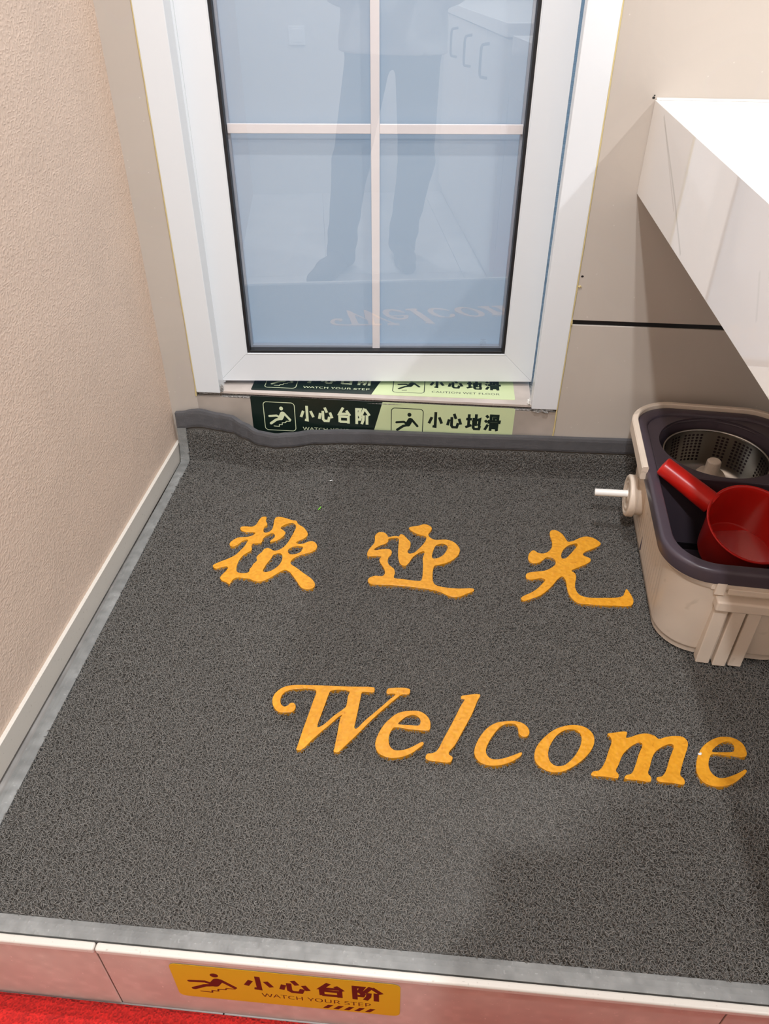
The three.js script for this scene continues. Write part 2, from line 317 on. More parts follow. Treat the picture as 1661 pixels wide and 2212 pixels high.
// ------------------------------------------------------------------ door frame
{
  const g = thing('trim_2', 'white plastic door frame set into the taupe panelled wall', 'door frame', { kind: 'structure' });
  const zf = ZW + 0.003, zb = ZW - 0.15;
  part('jamb', box(FX0, -0.4945, 0.176, FY, zb, zf, 0.0015), M.upvc, g);
  part('jamb', merge([box(0.1955, FX1, 0.172, FY, ZW - 0.03, zf, 0.0015), box(0.216, FX1, 0.172, FY, zb, ZW - 0.0302)]), M.upvc, g);
  part('head', box(-0.4945, 0.1955, FY - 0.054, FY, zb, zf, 0.0015), M.upvc, g);
  part('door_stop', box(-0.4945, -0.4905, 0.185, FY - 0.054, zb, ZW - 0.034), M.upvc, g);
  const bead = (x, y0) => { const p = []; for (let i = 0; i <= 60; i++) p.push(new THREE.Vector3(x + rr(-0.0006, 0.0006) + (rnd() > 0.93 ? rr(-0.002, 0.002) : 0), lerp(y0, FY, i / 60), ZW + 0.0004)); return boxUV(new THREE.TubeGeometry(new THREE.CatmullRomCurve3(p), 240, 0.0019, 6)); };
  part('sealant_bead', bead(FX0 - 0.001, 0.166), M.sealant, g, 'yellowed bead of sealant');
  part('sealant_bead', bead(FX1 + 0.001, 0.06), M.sealant, g, 'yellowed bead of sealant');
  // lumps of putty at the feet of the jambs
  const lump = (x, y, z, sx, sy, sz) => { const s = new THREE.IcosahedronGeometry(1, 3), p = s.attributes.position; for (let i = 0; i < p.count; i++) { const f = 0.8 + 0.25 * Math.sin(7 * p.getX(i) + 3 * p.getY(i) + x * 90) + 0.15 * Math.sin(13 * p.getY(i) + 9 * p.getX(i)); p.setXYZ(i, p.getX(i) * f * sx, p.getY(i) * f * sy, p.getZ(i) * f * sz); } s.computeVertexNormals(); s.translate(x, y, z); return boxUV(s); };
  part('putty_lump', merge([lump(0.222, 0.1665, ZW - 0.004, 0.024, 0.006, 0.008), lump(0.207, 0.170, ZW - 0.004, 0.010, 0.004, 0.006)]), M.putty, g, 'crumbling grey putty under the jamb');
  part('putty_lump', lump(0.189, 0.184, ZW - 0.006, 0.0045, 0.009, 0.006), M.whitePlastic, g, 'white flaking filler beside the jamb');
  part('putty_lump', lump(-0.492, 0.184, ZW - 0.006, 0.0045, 0.011, 0.006), M.putty, g, 'grey filler in the corner of jamb and sill');
  part('putty_lump', lump(-0.53, 0.1735, ZW - 0.003, 0.018, 0.003, 0.004), M.putty, g, 'grey putty under the jamb');
  part('sealant_blob', merge([lump(FX1 + 0.001, 0.372, ZW + 0.001, 0.0035, 0.011, 0.003), lump(FX1 + 0.006, 0.447, ZW + 0.0005, 0.005, 0.0025, 0.002), lump(FX1 + 0.001, 0.44, ZW + 0.0005, 0.0025, 0.009, 0.002)]), M.sealant, g, 'yellow sealant smears on the jamb edge');
}

// ------------------------------------------------------------------ door leaf, ajar
{
  const A = onLevel(477, 822, 0.19), B = onLevel(1144, 825, 0.19);
  const W = A.distanceTo(B) + 0.004, ang = Math.atan2(-(B.z - A.z), B.x - A.x), Ht = 1.945;
  const g = thing('door_1', 'white glazed door leaf standing slightly ajar', 'door', { pos: [A.x, 0.19, A.z], turn: ang, kind: 'structure' });
  g.rotation.order = 'YXZ'; g.rotation.x = -0.0105;          // the leaf leans back a trifle
  const u0 = 0.066, u1 = W - 0.066, v0 = 0.066, v1 = Ht - 0.066, D = 0.055;
  const mitre = pts => { const s = new THREE.Shape(pts.map(p => new THREE.Vector2(...p))); const e = new THREE.ExtrudeGeometry(s, { depth: D - 0.003, bevelEnabled: true, bevelThickness: 0.0015, bevelSize: 0.0012, bevelOffset: -0.0012, bevelSegments: 3 }); e.translate(0, 0, -D + 0.0015); return boxUV(e); };
  part('stile', mitre([[0, 0], [u0, v0], [u0, v1], [0, Ht]]), M.upvc, g);
  part('stile', mitre([[W, 0], [W, Ht], [u1, v1], [u1, v0]]), M.upvc, g);
  part('bottom_rail', mitre([[0, 0], [W, 0], [u1, v0], [u0, v0]]), M.upvc, g);
  part('top_rail', mitre([[0, Ht], [u0, v1], [u1, v1], [W, Ht]]), M.upvc, g);
  const ring = (a, z0, z1, off = 0) => merge([box(u0 + off, u0 + off + a, v0 + off, v1 - off, z0, z1, 0.001), box(u1 - off - a, u1 - off, v0 + off, v1 - off, z0, z1, 0.001), box(u0 + off + a, u1 - off - a, v0 + off, v0 + off + a, z0, z1, 0.001), box(u0 + off + a, u1 - off - a, v1 - off - a, v1 - off, z0, z1, 0.001)]);
  part('glazing_bead', ring(0.0025, -0.02, 0.0008, -0.0015), M.upvc, g);
  part('gasket', ring(0.006, -0.020, -0.002, 0.001), M.gasket, g, 'black rubber gasket around the glass');
  part('spacer', ring(0.010, -0.034, -0.022, 0.001), M.spacer, g, 'grey spacer between the two panes');
  const pane = (z, mat, name, label) => { const p = new THREE.PlaneGeometry(u1 - u0 - 0.004, v1 - v0 - 0.004); p.translate((u0 + u1) / 2, (v0 + v1) / 2, z); return part(name, p, mat, g, label); };
  pane(-0.014, M.glass, 'front_pane', 'clear glass pane mirroring the room');
  pane(-0.036, M.frost, 'rear_pane', 'pale blue frosted pane lit by daylight');
  { // small round mark etched into the corner of the glass
    g.updateMatrixWorld(true); const inv = g.matrixWorld.clone().invert(), o = CAM.clone().applyMatrix4(inv), e = CAM.clone().add(ray(1043, 742)).applyMatrix4(inv).sub(o), q = o.addScaledVector(e, (-0.0138 - o.z) / e.z);
    const t = [new THREE.TorusGeometry(0.0062, 0.0003, 6, 40), new THREE.TorusGeometry(0.0036, 0.0003, 6, 32, 4.6), new THREE.TorusGeometry(0.0018, 0.0003, 6, 24, 4.4), new THREE.BoxGeometry(0.012, 0.0006, 0.0003).translate(0, 0.0095, 0)].map(x => x.translate(q.x, q.y, q.z));
    part('etched_mark', merge(t), M.spacer, g, 'tiny round mark etched in the glass corner'); }
  const mx = 0.3510, my = 0.7035 - 0.19;
  part('muntin', box(mx - 0.0083, mx + 0.0083, v0 + 0.002, v1 - 0.002, -0.023, -0.0165, 0.001), M.bar, g, 'white upright bar between the panes');
  for (const y of [my, my + 0.47, my + 0.94]) {
    part('muntin', box(u0 + 0.008, mx - 0.0084, y - 0.0083, y + 0.0083, -0.023, -0.0165, 0.001), M.bar, g, 'white crossbar between the panes');
    part('muntin', box(mx + 0.0084, u1 - 0.008, y - 0.0083, y + 0.0083, -0.023, -0.0165, 0.001), M.bar, g, 'white crossbar between the panes');
  }
}

// ------------------------------------------------------------------ front step: pink tiles, edge trim, yellow sticker
{
  const g = thing('step_riser', 'step front clad in scuffed pink tiles beside the red carpet', 'step riser', { kind: 'structure' });
  part('bed', box(-0.78, XR, LOW, -0.001, ZS - 0.012, ZS - 0.007), M.rough, g);
  const xs = [-1.16, -0.3905, 0.375, 1.14, 1.906, 2.67, 3.4];
  for (let i = 0; i < 6; i++) { const x0 = Math.max(xs[i], -0.628) + 0.0008, x1 = xs[i + 1] - 0.0008; part('tile', box(x0, Math.min(x1, XR), LOW + 0.002, -0.0055 - 0.001 * (i % 2), ZS - 0.007, ZS - 0.0005 * (i % 2), 0.0012), M.pink, g, 'scuffed pink tile'); }
  const t = thing('trim_3', 'cream plastic edge trim along the lip of the pink step', 'edge trim', { kind: 'structure' });
  const xt = [-0.628, -0.3885, XR];
  for (let i = 0; i < 2; i++) part('trim_strip', box(xt[i] + 0.0006, xt[i + 1] - 0.0006, -0.0045, 0.0068, ZS - 0.006, ZS + 0.004, 0.003), M.cream, t);
  const sm = phy({ map: yellowPrint, roughness: 0.35 });
  const s = single('caution_sticker', stickerGeo(0.2905, 0.097, 0.011, 0.0006), sm, 'yellow watch your step sticker on the pink tiled riser', 'sticker');
  s.position.set(-0.1558, -0.0685, ZS); s.rotation.z = 0.004;
}
{
  // red carpet runner with low folds
  const nx = 120, nz = 40, x0 = -0.628, x1 = 1.6, z0 = ZS + 0.003, z1 = ZS + 0.37, pos = [], idx = [], uv = [];
  const top = (x, z) => LOW + 0.008 + 0.0035 * Math.exp(-Math.pow((z - ZS - 0.045 - 0.02 * x) / 0.012, 2)) * smooth(0.3, -0.5, x) + 0.0015 * Math.sin(9 * x) * Math.sin(14 * z);
  for (let k = 0; k < 2; k++) for (let j = 0; j <= nz; j++) for (let i = 0; i <= nx; i++) { const x = lerp(x0, x1, i / nx), z = lerp(z0, z1, j / nz); pos.push(x, k ? LOW : top(x, z), z); uv.push(x, z); }
  const id = (k, i, j) => k * (nx + 1) * (nz + 1) + j * (nx + 1) + i;
  for (let j = 0; j < nz; j++) for (let i = 0; i < nx; i++) { idx.push(id(0, i, j), id(0, i, j + 1), id(0, i + 1, j), id(0, i + 1, j), id(0, i, j + 1), id(0, i + 1, j + 1)); idx.push(id(1, i, j), id(1, i + 1, j), id(1, i, j + 1), id(1, i + 1, j), id(1, i + 1, j + 1), id(1, i, j + 1)); }
  for (let i = 0; i < nx; i++) { idx.push(id(0, i, nz), id(1, i, nz), id(0, i + 1, nz), id(0, i + 1, nz), id(1, i, nz), id(1, i + 1, nz)); idx.push(id(0, i, 0), id(0, i + 1, 0), id(1, i, 0), id(0, i + 1, 0), id(1, i + 1, 0), id(1, i, 0)); }
  for (let j = 0; j < nz; j++) { idx.push(id(0, 0, j), id(1, 0, j), id(0, 0, j + 1), id(0, 0, j + 1), id(1, 0, j), id(1, 0, j + 1)); idx.push(id(0, nx, j), id(0, nx, j + 1), id(1, nx, j), id(0, nx, j + 1), id(1, nx, j + 1), id(1, nx, j)); }
  const g = new THREE.BufferGeometry(); g.setAttribute('position', new THREE.Float32BufferAttribute(pos, 3)); g.setAttribute('uv', new THREE.Float32BufferAttribute(uv, 2)); g.setIndex(idx); g.computeVertexNormals();
  single('carpet_runner', g, M.carpet, 'bright red carpet runner on the lower floor at the foot of the step', 'carpet');
}

// ------------------------------------------------------------------ doormat
const MAT_TOP = 0.0115;
{
  const g = thing('doormat', 'dark grey looped plastic doormat with orange welcome lettering', 'doormat');
  // outline of the back edge, traced where the mat climbs the riser: pixel, pixel, stand-off from the riser
  const edge = [[396, 889, .004], [412, 885, .004], [430, 884, .004], [470, 893, .006], [500, 898, .012], [530, 915, .022], [560, 932, .032], [595, 938, .036], [620, 936, .031], [680, 930, .012], [740, 929, .005], [800, 930, .003], [1000, 938, .002], [1200, 944, .002], [1375, 950, .002]]
    .map(([px, py, o]) => { const p = onWall(px, py, ZW + o + 0.004); return [p.x, p.y, o]; });
  edge.unshift([-0.63, edge[0][1] - 0.004, .004]); edge.push([1.0, 0.09, .002]);
  const prof = x => { for (let i = 0; i < edge.length - 1; i++) if (x <= edge[i + 1][0]) { const t = smooth(edge[i][0], edge[i + 1][0], x); return [lerp(edge[i][1], edge[i + 1][1], clamp(0.5 * t + 0.5 * (x - edge[i][0]) / (edge[i + 1][0] - edge[i][0]), 0, 1)), lerp(edge[i][2], edge[i + 1][2], t)]; } return [0.09, .002]; };
  const zFront = ZS - 0.0075;
  const S = (x, v) => {                                   // v 0..1 flat part, 1..2 the part that climbs the riser
    const [h, o] = prof(x), zA = ZW + o + 0.027, zT = ZW + o;
    if (v <= 1) return new THREE.Vector3(x, -0.006, lerp(zFront, zA, v));
    const t = v - 1, a = (1 - t) * (1 - t), b = 2 * t * (1 - t), c = t * t;
    return new THREE.Vector3(x, c * h - 0.006 * (1 - c), a * zA + b * (zT + 0.004) + c * zT);
  };
  const frame = (x, v) => {
    const p = S(x, v), e = 0.004, tx = S(x + e, v).sub(S(x - e, v)).normalize(), va = Math.max(0, v - 0.01), vb = Math.min(2, v + 0.01), tv = S(x, vb).sub(S(x, va)).normalize();
    const n = new THREE.Vector3().crossVectors(tx, tv).normalize(); return { p, n, tx };
  };
  const slab = (x0, x1, v0, v1, t0, t1, nu, nv, bevel = 0) => {
    const pos = [], uv = [], idx = [];
    const q = (i, j, k) => { const x = lerp(x0(j / nv), x1(j / nv), i / nu), v = lerp(v0, v1, j / nv), f = frame(x, v); let t = k ? t0 : t1; if (!k && bevel && (i === 0 || i === nu || j === 0 || j === nv)) t -= bevel; const r = f.p.addScaledVector(f.n, t); pos.push(r.x, r.y, r.z); uv.push(x, v <= 1 ? -r.z : -r.z + r.y); };
    for (let k = 0; k < 2; k++) for (let j = 0; j <= nv; j++) for (let i = 0; i <= nu; i++) q(i, j, k);
    const id = (k, i, j) => k * (nu + 1) * (nv + 1) + j * (nu + 1) + i;
    const quad = (a, b, c, d) => idx.push(a, b, c, a, c, d);
    for (let j = 0; j < nv; j++) for (let i = 0; i < nu; i++) { quad(id(0, i, j), id(0, i + 1, j), id(0, i + 1, j + 1), id(0, i, j + 1)); quad(id(1, i, j), id(1, i, j + 1), id(1, i + 1, j + 1), id(1, i + 1, j)); }
    for (let i = 0; i < nu; i++) { quad(id(0, i, 0), id(1, i, 0), id(1, i + 1, 0), id(0, i + 1, 0)); quad(id(0, i, nv), id(0, i + 1, nv), id(1, i + 1, nv), id(1, i, nv)); }
    for (let j = 0; j < nv; j++) { quad(id(0, 0, j), id(0, 0, j + 1), id(1, 0, j + 1), id(1, 0, j)); quad(id(0, nu, j), id(1, nu, j), id(1, nu, j + 1), id(0, nu, j + 1)); }
    const b = new THREE.BufferGeometry(); b.setAttribute('position', new THREE.Float32BufferAttribute(pos, 3)); b.setAttribute('uv', new THREE.Float32BufferAttribute(uv, 2)); b.setIndex(idx);
    const c = b.toNonIndexed(); c.computeVertexNormals(); return c;
  };
  const XL = () => -0.6035, XRt = () => 0.90, BW = 0.021, vF = BW / 1.03, vB = 1.84;
  const xl = v => XL(), xli = v => XL() + BW;
  part('backing', merge([slab(xli, () => 0.90 - BW, vF, 1, 0, 0.003, 90, 12), slab(xli, () => 0.90 - BW, 1, vB, 0, 0.003, 160, 10)]), M.coil, g, 'grey base sheet under the loops');
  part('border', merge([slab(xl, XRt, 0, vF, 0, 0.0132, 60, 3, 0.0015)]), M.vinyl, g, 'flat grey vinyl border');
  part('border', merge([slab(xl, XRt, vB, 2, 0, 0.0118, 200, 6, 0.0012)]), M.vinylDark, g, 'flat grey vinyl border climbing the door step');
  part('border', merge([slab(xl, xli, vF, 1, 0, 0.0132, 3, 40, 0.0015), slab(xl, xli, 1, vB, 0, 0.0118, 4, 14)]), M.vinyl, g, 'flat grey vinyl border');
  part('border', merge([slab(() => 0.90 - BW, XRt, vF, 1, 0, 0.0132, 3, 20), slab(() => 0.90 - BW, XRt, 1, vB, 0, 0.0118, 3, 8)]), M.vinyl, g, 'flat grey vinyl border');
  // loops of extruded filament, each laid on its own spot at its own turn
  const loopWire = k => { const R = [0.0030, 0.0038, 0.0026][k], turns = [1.05, 0.85, 1.3][k], pts = []; for (let i = 0; i <= 9; i++) { const t = i / 9, a = turns * 6.28 * t; pts.push(new THREE.Vector3(R * Math.cos(a) + [0.002, -0.003, 0.004][k] * (t - 0.5), 0.0130 + [0.0034, 0.0032, 0.0028][k] * Math.sin(1 + k + a * [0.9, 1.3, 0.7][k]), R * Math.sin(a) + [0.004, 0.003, -0.003][k] * (t - 0.5))); } return strip(new THREE.TubeGeometry(new THREE.CatmullRomCurve3(pts), 13, 0.00058, 4)); };
  const pitch = 0.0044, inset = 0.0045, xa = -0.6035 + BW + inset, xb = 0.90 - BW - inset, nX = Math.round((xb - xa) / pitch), spots = [[], [], []];
  for (let i = 0; i <= nX; i++) {
    const x0 = lerp(xa, xb, i / nX), zA = S(x0, 1).z, zStart = zFront - BW - inset, nz = Math.round((zStart - zA) / pitch);
    for (let j = 0; j <= nz; j++) spots[Math.floor(rnd() * 3)].push([clamp(x0 + rr(-0.0019, 0.0019), xa, xb), clamp((zFront - (lerp(zStart, zA, j / nz) + rr(-0.0019, 0.0019))) / (zFront - zA), (BW + inset) / 1.035, 1)]);
    for (let j = 0; j < 21; j++) spots[Math.floor(rnd() * 3)].push([clamp(x0 + rr(-0.0019, 0.0019), xa, xb), 1 + (vB - 1 - 0.035) * Math.pow(clamp((j + rr(0.1, 0.9)) / 21, 0, 1), 0.62)]);
  }
  const m4 = new THREE.Matrix4();
  spots.forEach((list, k) => {
    const im = new THREE.InstancedMesh(loopWire(k), M.coil, list.length); im.name = 'loop_pile'; im.userData.kind = 'stuff'; im.userData.label = 'dark grey looped plastic filament pile';
    list.forEach(([x, v], i) => {
      let p, n, tx;
      if (v < 0.995) { p = S(x, v); n = new THREE.Vector3(0, 1, 0); tx = new THREE.Vector3(1, 0, 0); } else { const f = frame(x, v); p = f.p; n = f.n; tx = f.tx; }
      const a = rr(0, 6.28), z = new THREE.Vector3().crossVectors(tx, n), q = rr(0.85, 1.2);
      const X = tx.clone().multiplyScalar(Math.cos(a)).addScaledVector(z, Math.sin(a)), Z = new THREE.Vector3().crossVectors(X, n);
      m4.makeBasis(X.multiplyScalar(q), n.clone().multiplyScalar(rr(0.84, 1.03)), Z.multiplyScalar(rr(0.85, 1.2))); m4.setPosition(p); im.setMatrixAt(i, m4);
    });
    g.add(im);
  });
  // inlaid lettering, outlines read from the photograph and laid on the mat
  const LET = [
    ['chinese_character', 420, 1080, 3.4604, [505,127,537,126,533,155,545,183,525,200,515,225,522,243,545,243,575,225,590,195,596,155,610,130,635,126,680,135,735,152,760,155,775,180,815,205,845,245,845,262,820,285,775,305,760,318,770,327,810,327,850,312,880,308,905,320,917,345,908,368,870,388,820,402,770,418,735,440,718,462,722,480,760,505,820,550,870,585,895,615,900,640,880,660,830,666,795,650,770,615,735,565,705,532,675,520,640,535,590,565,540,592,490,607,450,605,410,588,360,582,315,578,290,590,275,610,262,627,240,615,205,600,192,580,205,560,240,525,250,505,240,495,205,500,160,512,137,493,150,480,200,458,260,435,310,408,345,375,375,345,395,312,402,300,385,295,360,305,335,325,295,345,270,343,263,328,275,310,320,283,350,278,400,275,440,262,455,248,445,240,420,240,385,240,350,225,343,212,352,200,390,198,430,200,460,185,480,155],
      [[505,310,515,285,545,262,585,248,602,262,600,280,575,300,565,312,600,308,640,290,680,248,660,225,645,215,650,200,690,180,730,172,755,185,760,205,745,240,720,285,690,330,650,365,610,380,585,378,565,365,545,360,520,370,505,390,480,410,465,430,468,455,440,480,430,500,415,515,410,535,395,545,350,548,320,540,312,520,320,480,340,440,370,410,410,385,428,372,425,345,435,328,470,325,495,322], [510,530,525,500,545,470,570,440,590,410,615,400,645,400,658,418,655,450,635,485,600,515,560,535,525,540], [697,380,715,360,750,347,795,346,812,352,805,375,785,395,745,407,710,405]]],
    ['chinese_character', 760, 1100, 2.5953, [130,150,150,130,180,130,198,145,205,155,240,150,265,152,270,142,285,142,310,165,328,185,325,215,312,235,320,248,345,245,375,222,405,190,418,165,415,152,385,143,350,130,320,105,335,98,375,92,405,84,430,90,448,105,440,125,428,140,440,160,470,172,520,170,560,178,590,200,605,225,597,255,570,280,530,300,490,310,465,315,456,335,452,370,455,405,470,425,520,438,600,445,680,445,685,455,640,475,600,490,550,487,500,465,450,450,380,440,300,430,230,425,160,422,105,418,90,400,97,385,130,373,170,375,185,360,180,330,160,300,155,280,165,265,130,260,90,262,87,245,100,220,125,190,130,170],
      [[205,166,240,161,262,164,262,200,260,240,262,280,275,310,300,317,320,300,340,270,375,245,405,235,408,245,398,275,400,310,398,350,395,385,385,402,340,400,280,392,235,385,240,360,235,335,210,315,200,295,205,270,220,255,222,235,210,225,170,225,130,230,124,225,150,207,190,192,203,182], [470,205,490,195,520,195,538,210,530,235,510,260,480,275,455,277,448,265,453,240,460,220]]],
    ['chinese_character', 760, 1100, 2.5953, [1112,125,1125,117,1150,120,1180,140,1198,165,1212,182,1240,178,1275,162,1310,153,1350,160,1390,185,1395,195,1370,212,1330,228,1305,240,1295,255,1310,265,1335,275,1338,290,1310,308,1270,325,1230,345,1250,358,1257,380,1252,410,1252,440,1270,475,1300,490,1350,497,1420,497,1490,495,1520,485,1530,465,1540,448,1555,465,1575,500,1578,520,1565,540,1480,540,1400,538,1330,532,1270,525,1235,500,1215,470,1205,430,1198,395,1180,375,1155,390,1130,420,1100,450,1060,480,1010,500,965,512,948,500,965,485,1000,470,1040,445,1070,415,1085,395,1065,385,1010,393,985,390,975,375,985,358,1030,350,1080,345,1115,330,1140,310,1142,290,1125,272,1095,268,1070,285,1050,298,1010,300,992,285,990,260,1003,238,1020,230,1045,245,1075,248,1105,235,1122,210,1122,180,1112,150],
      [[1172,265,1180,235,1200,212,1235,195,1262,193,1265,205,1245,230,1220,258,1200,275,1180,278]]],
    ['letter', 560, 1440, 3.0759, [245,122,330,123,470,127,600,133,760,138,766,145,762,168,745,170,685,168,672,210,655,290,638,370,632,408,645,412,700,360,790,285,870,215,905,185,895,178,848,178,852,150,870,143,998,148,994,182,950,183,930,195,850,260,750,350,650,450,560,535,520,568,495,563,500,540,520,440,540,340,552,320,530,330,480,375,420,425,350,485,280,550,247,550,255,525,290,420,330,310,360,225,380,165,370,152,320,145,270,146,220,150,175,165,150,190,140,220,145,250,165,265,190,258,205,243,225,240,240,255,238,280,220,298,170,303,130,300,105,280,90,250,88,220,100,185,130,155,165,135,200,126],
      [[475,160,600,163,590,200,580,260,570,275,500,325,430,385,388,405,385,392,410,320,440,240,460,185]]],
    ['letter', 560, 1440, 3.0759, [950,300,1000,294,1060,296,1100,315,1130,350,1137,385,1130,420,1110,423,1000,415,900,402,880,420,862,460,860,500,872,535,900,555,950,555,1000,540,1050,515,1085,500,1092,512,1060,540,1010,575,950,598,890,606,830,595,790,570,772,530,775,490,795,440,830,385,870,345,910,315], [[920,382,950,350,985,328,1020,320,1050,328,1070,350,1072,375,1060,392,1000,390,940,387]]],
    ['letter', 560, 1440, 3.0759, [1345,195,1370,190,1467,185,1450,225,1410,320,1350,430,1300,520,1260,568,1262,585,1283,600,1270,633,1190,630,1107,612,1115,580,1150,575,1180,560,1230,470,1290,360,1340,260,1365,215,1342,212], []],
    ['letter', 1000, 1480, 2.5129, [180,205,230,196,290,196,330,210,355,235,360,262,345,278,320,276,303,260,300,235,285,212,250,208,210,220,175,255,145,300,125,345,128,375,150,398,185,403,230,395,280,378,318,365,320,375,290,400,250,420,190,435,130,432,85,412,63,375,65,340,90,285,130,235], []],
    ['letter', 1000, 1480, 2.5129, [560,220,620,217,670,232,705,265,713,305,700,345,660,395,600,440,540,468,480,470,430,450,395,415,388,380,400,335,440,285,500,240], [[560,242,600,240,630,255,645,285,638,330,615,375,580,415,545,438,505,440,475,420,462,385,465,345,490,295,520,262]]],
    ['letter', 1000, 1480, 2.5129, [785,265,820,258,890,254,885,285,910,282,950,268,1000,263,1040,275,1062,292,1100,282,1150,276,1195,282,1218,305,1220,330,1205,380,1185,450,1180,490,1200,510,1200,538,1140,530,1060,520,1052,502,1080,495,1100,470,1125,390,1145,330,1135,318,1100,325,1050,355,1030,385,1015,440,1005,480,1020,498,1018,522,950,515,878,505,885,490,915,480,935,440,955,375,975,320,965,310,930,320,890,350,865,380,845,430,830,465,845,485,840,503,770,495,697,487,705,470,740,462,770,420,790,360,808,300,800,280], []],
    ['letter', 1000, 1480, 2.5129, [1370,288,1420,280,1470,288,1515,315,1537,355,1535,386,1450,382,1350,375,1340,390,1332,430,1345,470,1375,498,1410,505,1460,492,1500,475,1535,458,1540,468,1510,500,1470,530,1410,550,1350,545,1300,520,1270,470,1268,420,1280,370,1310,325], [[1350,362,1375,330,1410,310,1445,306,1465,320,1474,345,1468,362,1410,366]]],
  ];
  const toMat = (list, ox, oy, s) => {
    const pts = []; for (let i = 0; i < list.length; i += 2) { const p = onLevel(ox + list[i] / s, oy + list[i + 1] / s, MAT_TOP); pts.push(new THREE.Vector3(p.x, -p.z, 0)); }
    const c = new THREE.CatmullRomCurve3(pts, true, 'centripetal');
    const out = []; for (let i = 0; i < pts.length; i++) for (let k = 0; k < 3; k++) { const q = c.getPoint((i + k / 3) / pts.length); out.push(new THREE.Vector2(q.x, q.y)); }
    return out;
  };
  const words = ['orange brush-written character, first in the row', 'orange brush-written character, second in the row', 'orange brush-written character, third in the row', 'orange ornate capital W', 'orange letter e', 'orange letter l', 'orange letter c', 'orange letter o', 'orange letter m', 'orange letter e'];
  LET.forEach(([name, ox, oy, s, outer, holes], k) => {
    const sh = new THREE.Shape(toMat(outer, ox, oy, s)); for (const h of holes) sh.holes.push(new THREE.Path(toMat(h, ox, oy, s)));
    const e = new THREE.ExtrudeGeometry(sh, { depth: 0.0085, bevelEnabled: true, bevelThickness: 0.0004, bevelSize: 0.0005, bevelOffset: -0.0003, bevelSegments: 1 });
    e.translate(0, 0, MAT_TOP - 0.0085 - 0.0001); e.rotateX(-Math.PI / 2);
    part(name, boxUV(e), M.orange, g, words[k]);
  });
}

// ------------------------------------------------------------------ marble counter
{
  const g = thing('counter', 'thick white polished marble counter fixed to the taupe wall', 'counter');
  const x0 = 0.3305, z1 = -0.50;
  part('slab', box(x0 + 0.009, XR - 0.003, 0.622, 0.773, ZW + 0.001, z1, 0.001), M.marble, g);
  const L = z1 - ZW - 0.001, onSide = (px, py) => { const d = ray(px, py); d.multiplyScalar(x0 / d.x).add(CAM); return [(d.z - ZW) / L * 2048, (0.773 - d.y) / 0.151 * 320]; };
  const sidePrint = canvasTexture(2048, 320, (ctx, w, h) => {
    ctx.fillStyle = '#f2efeb'; ctx.fillRect(0, 0, w, h); ctx.lineCap = 'round';
    const veinLine = (pts, lw, col) => { const q = pts.map(p => onSide(...p)); for (let k = 0; k < 3; k++) { ctx.strokeStyle = col; ctx.globalAlpha = 0.13; ctx.lineWidth = lw * (1 + 1.8 * k); ctx.beginPath(); q.forEach((p, i) => ctx[i ? 'lineTo' : 'moveTo'](...p)); ctx.stroke(); } ctx.globalAlpha = 1; };
    veinLine([[1434, 252], [1440, 300], [1448, 360], [1457, 430], [1464, 500], [1469, 548]], 3, '#8d8881');
    veinLine([[1436, 270], [1444, 350], [1450, 410], [1455, 455]], 2, '#a09b94');
    veinLine([[1640, 590], [1637, 640], [1633, 690]], 3, '#d2cec8');
  });
  const sg = box(x0, x0 + 0.0088, 0.622, 0.773, ZW + 0.001, z1, 0.0009); { const p = sg.attributes.position, uv = sg.attributes.uv; for (let i = 0; i < p.count; i++) uv.setXY(i, (p.getZ(i) - ZW - 0.001) / L, (p.getY(i) - 0.622) / 0.151); }
  part('side_panel', sg, phy({ map: sidePrint, roughness: 0.035, ior: 1.9 }), g, 'polished marble side with grey veins');
  part('sealant_bead', box(x0 + 0.002, XR - 0.003, 0.773, 0.7765, ZW + 0.0002, ZW + 0.004, 0.001), M.whitePlastic, g, 'pale sealant line along the wall');
}

